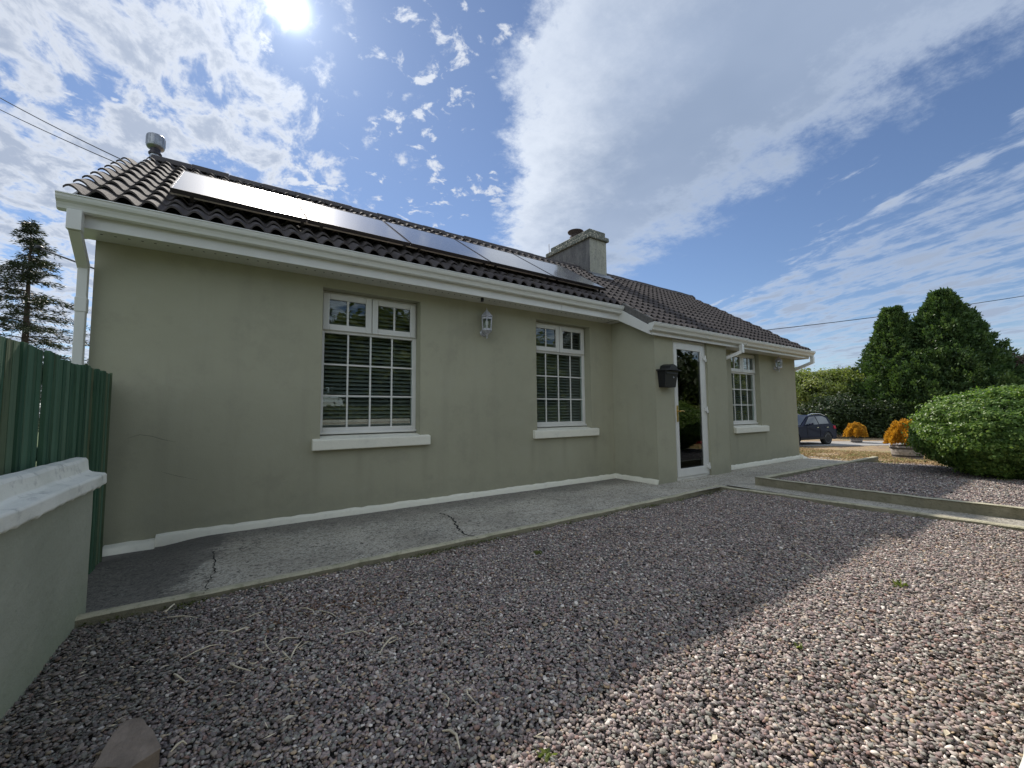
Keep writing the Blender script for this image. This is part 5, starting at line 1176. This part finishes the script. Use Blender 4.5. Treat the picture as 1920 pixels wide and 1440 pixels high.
# ------------------------------------------------------------------ planting across the garden behind the camera (seen in the window reflections)
k_ = 0
for i, (x, y, h, r, mt_, lab) in enumerate([(-4, -8, 5.6, 2.6, 'decid', 'leafy tree across the lane, leftmost, mirrored in the first window'), (0.5, -9, 6.3, 2.9, 'dark_leaf', 'dark tree across the lane opposite the first window'), (5.5, -9, 6.0, 2.9, 'decid', 'leafy tree across the lane opposite the second window'), (10.5, -10, 5.6, 2.7, 'dark_leaf', 'dark tree across the lane opposite the porch'), (15.5, -8.5, 5.6, 2.6, 'decid', 'leafy tree across the lane mirrored in the glass door'), (21, -8, 5.6, 2.7, 'dark_leaf', 'dark tall tree across the lane mirrored in the glass door'), (27, -7, 5.0, 2.6, 'decid', 'leafy tree across the lane, farthest right')]):
    clump_tree('lane_tree', (x, y, -1.27), h, r, lab, 'tree', mt_, 'trees across the lane', nclump=190, leaves=75, leaf=.17, crown_lo=.06, trunk_r=.12, clump_r=.85)
hg = empty('garden_hedge', (10, -5.5, -1.27), 'long clipped green hedge along the front boundary, reflected in the windows', 'hedge')
k_ = 30000; P = np.stack([rng.uniform(-18, 18, k_), rng.choice([-.45, .45], k_)+rng.normal(0, .05, k_), rng.uniform(0, 1.45, k_)], 1); tp = rng.uniform(0, 1, k_) < .3; P[tp, 1] = rng.uniform(-.45, .45, tp.sum()); P[tp, 2] = 1.45+rng.normal(0, .05, tp.sum())
link('crown', leaf_mesh('crown', P, np.stack([np.zeros(k_), P[:, 1]*2, P[:, 2]*.5], 1), .07, .6), MT['decid'], hg, (10, -5.5, -1.27))
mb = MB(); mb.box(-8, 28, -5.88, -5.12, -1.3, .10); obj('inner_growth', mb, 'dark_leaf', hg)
fs_ = empty('red_flower_bush', (15.6, -1.2, -1.25), 'red flowering bush at the end of the garden, mirrored in the glass door', 'bush')
q_ = rand_dirs(3500)*np.array((.7, .7, .5)); q_[:, 2] = np.abs(q_[:, 2]); link('crown', leaf_mesh('crown', q_, q_, .05, .6), MT['box'], fs_, (15.6, -1.2, -1.25))
q_ = rand_dirs(900)*np.array((.74, .74, .55)); q_[:, 2] = np.abs(q_[:, 2]); link('flowers', leaf_mesh('flowers', q_, q_, .05, .9), MT['red'], fs_, (15.6, -1.2, -1.25))

# ------------------------------------------------------------------ cables
def cable(p, q_, sag, r, label, name='overhead_cable', group=None):
    p, q_ = Vector(p), Vector(q_); pts = [p+(q_-p)*t-Vector((0, 0, sag*4*t*(1-t))) for t in np.linspace(0, 1, 24)]; mb = MB(); mb.tube(pts, r, 6)
    o = tag(obj(name, mb, 'cable'), label, 'cable', group); return o
a = at_depth(262, 315, 7.4); b_ = at_depth(-260, 18, 12); cable(a, b_, .22, .010, 'upper black service cable running from the left gable up to the left')
a = at_depth(248, 318, 7.5); b_ = at_depth(-260, 62, 12); cable(a, b_, .16, .009, 'lower black service cable running from the left gable up to the left')
a = at_depth(1425, 620, 34); b_ = at_depth(2150, 515, 40); cable(a, b_, .35, .030, 'black overhead cable crossing the sky behind the tall evergreens')
g0 = Vector(at_depth(156, 496, 5.2)); g1 = Vector(at_depth(74, 466, 5.6)); br = empty('bracket_arm', g0, 'black arm sticking out left of the house with a small fitting on its end', 'bracket')
mb = MB(); mb.tube([g0+(g0-g1)*.35, g0, g1], .011, 8); obj('arm', mb, 'black_metal', br)
mb = MB(); mb.lathe([(.015, -.03), (.045, -.02), (.05, .01), (.03, .035), (0, .04)], tuple(g1), 12); obj('fitting', mb, 'black_metal', br)

# ------------------------------------------------------------------ parked car
def make_car():
    p = ground_pt(1549, 833.5); fr_ = at_depth(1516, 836, 18.2)
    dep = 18.2; rear = at_depth(1550, 833, dep); root_loc = Vector((rear[0], rear[1], gz(20)))
    lat = 0.80; rz = math.atan2(-(fw[1]), -(fw[0])); 
    # heading: towards the camera, turned so that its left flank shows
    vd = Vector((root_loc.x, root_loc.y, 0)).normalized(); wd_ = Vector((vd.y, -vd.x, 0)); hd = -vd*.86-wd_*.51; rz = math.atan2(hd.y, hd.x)
    sc = .83; car = empty('parked_car', root_loc, 'dark blue grey compact SUV parked on the drive past the house corner', 'car', rz=rz); car.scale = (sc,)*3
    # local: +x forward, +y its left; rear axle at x=0 , left flank y=+.9 pushed so the rear left wheel sits at the origin
    oy = -.80; wb = 2.55
    def P_(x, y, z): return (x, y+oy, z)
    side = [(-.72, .42), (-.74, .75), (-.66, 1.02), (-.45, 1.08), (.3, 1.06), (1.2, 1.04), (1.95, 1.00), (2.6, .95), (3.05, .84), (3.25, .70), (3.28, .42), (3.1, .26), (-.6, .26)]
    arch = lambda cx_: [(cx_+.37*math.cos(t), .33+.37*math.sin(t)) for t in np.linspace(0.0, math.pi, 9)]
    low = [(-.6, .26)]+arch(0)[::-1]+arch(wb)[::-1]+[(3.1, .26)]; prof = low+[(3.28, .42), (3.25, .70), (3.05, .84), (2.6, .95), (1.95, 1.00), (1.2, 1.04), (.3, 1.06), (-.45, 1.08), (-.66, 1.02), (-.74, .75), (-.72, .42)]
    mb = MB(); k_ = len(prof); rows = []
    for yy, inset in ((.90, .06), (.88, .0), (-.88, .0), (-.90, .06)):
        rows.append([P_(x, yy*(1-.05*max(0, (z-.75)/.35)) if True else yy, z) for x, z in prof])
    for (ra_, rb_) in zip(rows, rows[1:]): mb.add(ra_+rb_, [(i, (i+1) % k_, k_+(i+1) % k_, k_+i) for i in range(k_)])
    mb.add(rows[0], [tuple(range(k_))]); mb.add(rows[-1], [tuple(range(k_))[::-1]])
    body = obj('body', mb, 'car_paint', car, bevel=.03, local=True)
    # greenhouse
    gp = [(-.60, 1.03), (1.95, .99), (1.20, 1.50), (.75, 1.56), (.1, 1.55), (-.35, 1.46)]
    mb = MB(); wl_ = lambda z: .84-.20*(z-1.0)/.56
    mb.hexa([P_(x, wl_(z), z) for x, z in gp], [P_(x, -wl_(z), z) for x, z in gp]); obj('cabin', mb, 'car_paint', car, bevel=.03, local=True)
    def pane(pts, name, e=.012):
        mb = MB(); mb.hexa(pts, [tuple(Vector(q_)+Vector(n_)*e) for q_ in pts]); return obj(name, mb, 'car_glass', car, local=True)
    n_ = (0, 1, .25); pane([P_(x, wl_(z)+.002, z) for x, z in ((.62, 1.07), (1.70, 1.05), (1.17, 1.45), (.68, 1.49))], 'side_window')
    pane([P_(x, wl_(z)+.002, z) for x, z in ((-.25, 1.10), (.56, 1.08), (.62, 1.49), (.05, 1.48), (-.20, 1.38))], 'side_window')
    n_ = (.55, 0, .8); pane([P_(1.93, .74, 1.02), P_(1.93, -.74, 1.02), P_(1.24, -.62, 1.485), P_(1.24, .62, 1.485)], 'windscreen', .02)
    for s_ in (.62, -.62):
        mb = MB(); mb.tube([P_(-.25, s_, 1.52), P_(.1, s_, 1.62), P_(.8, s_, 1.625), P_(1.15, s_, 1.55)], .018, 6); obj('roof_rail', mb, 'chrome', car, local=True)
    mb = MB(); mb.hexa([P_(1.35, .86, 1.03), P_(1.5, .86, 1.03), P_(1.48, 1.05, 1.05), P_(1.36, 1.05, 1.05)], [P_(1.35, .86, 1.13), P_(1.46, .86, 1.13), P_(1.44, 1.05, 1.17), P_(1.36, 1.05, 1.17)]); obj('mirror', mb, 'car_paint', car, bevel=.02, local=True)
    mb = MB()
    for xx in (.60, 1.62): mb.box(xx-.005, xx+.005, .896+oy, .906+oy, .42, 1.02)
    mb.box(-.2, 2.2, .898+oy, .912+oy, .30, .40); obj('trim', mb, 'black_rubber', car, local=True)
    for xx in (.75, -.05):
        mb = MB(); mb.box(xx, xx+.16, .900+oy, .93+oy, .90, .93); obj('door_handle', mb, 'chrome', car, local=True)
    for cx_, cyy in ((0, .78), (wb, .78), (0, -.78), (wb, -.78)):
        sgn = 1 if cyy > 0 else -1
        mb = MB(); pr = [(.20, -.11), (.33, -.11), (.345, -.07), (.345, .07), (.33, .11), (.22, .11)]; mb.lathe(pr, (0, 0, 0), 28); mb.v = [P_(cx_+a, cyy+c_*sgn, .335+b__) for a, b__, c_ in mb.v]; wh = obj('wheel', mb, 'black_rubber', car, local=True)
        mb = MB(); mb.lathe([(.0, .05), (.06, .085), (.06, .09), (0, .092)], (0, 0, 0), 14)
        for j in range(10): t = j*math.pi/5; mb.bar((.04*math.cos(t), .04*math.sin(t), .085), (.215*math.cos(t), .215*math.sin(t), .09), .045, .02)
        mb.lathe([(.195, .06), (.225, .09), (.232, .115), (.222, .118), (.21, .09)], (0, 0, 0), 28)
        mb.v = [P_(cx_+a, cyy+c_*sgn, .335+b__) for a, b__, c_ in mb.v]; obj('rim', mb, 'rim', wh, local=True)
    for s_ in (.62, -.62):
        mb = MB(); mb.hexa([P_(3.0, s_-.18, .68), P_(3.0, s_+.2, .68), P_(3.26, s_+.12, .68), P_(3.285, s_-.18, .68)], [P_(2.95, s_-.18, .80), P_(2.85, s_+.22, .82), P_(3.12, s_+.14, .78), P_(3.2, s_-.18, .77)]); obj('headlight', mb, 'lens', car, local=True)
    mb = MB(); mb.hexa([P_(-.76, .5, .82), P_(-.76, .88, .82), P_(-.55, .905, .82), P_(-.55, .5, .82)], [P_(-.70, .5, .98), P_(-.70, .87, .98), P_(-.5, .89, .98), P_(-.5, .5, .98)]); obj('taillight', mb, 'red', car, local=True)
make_car()
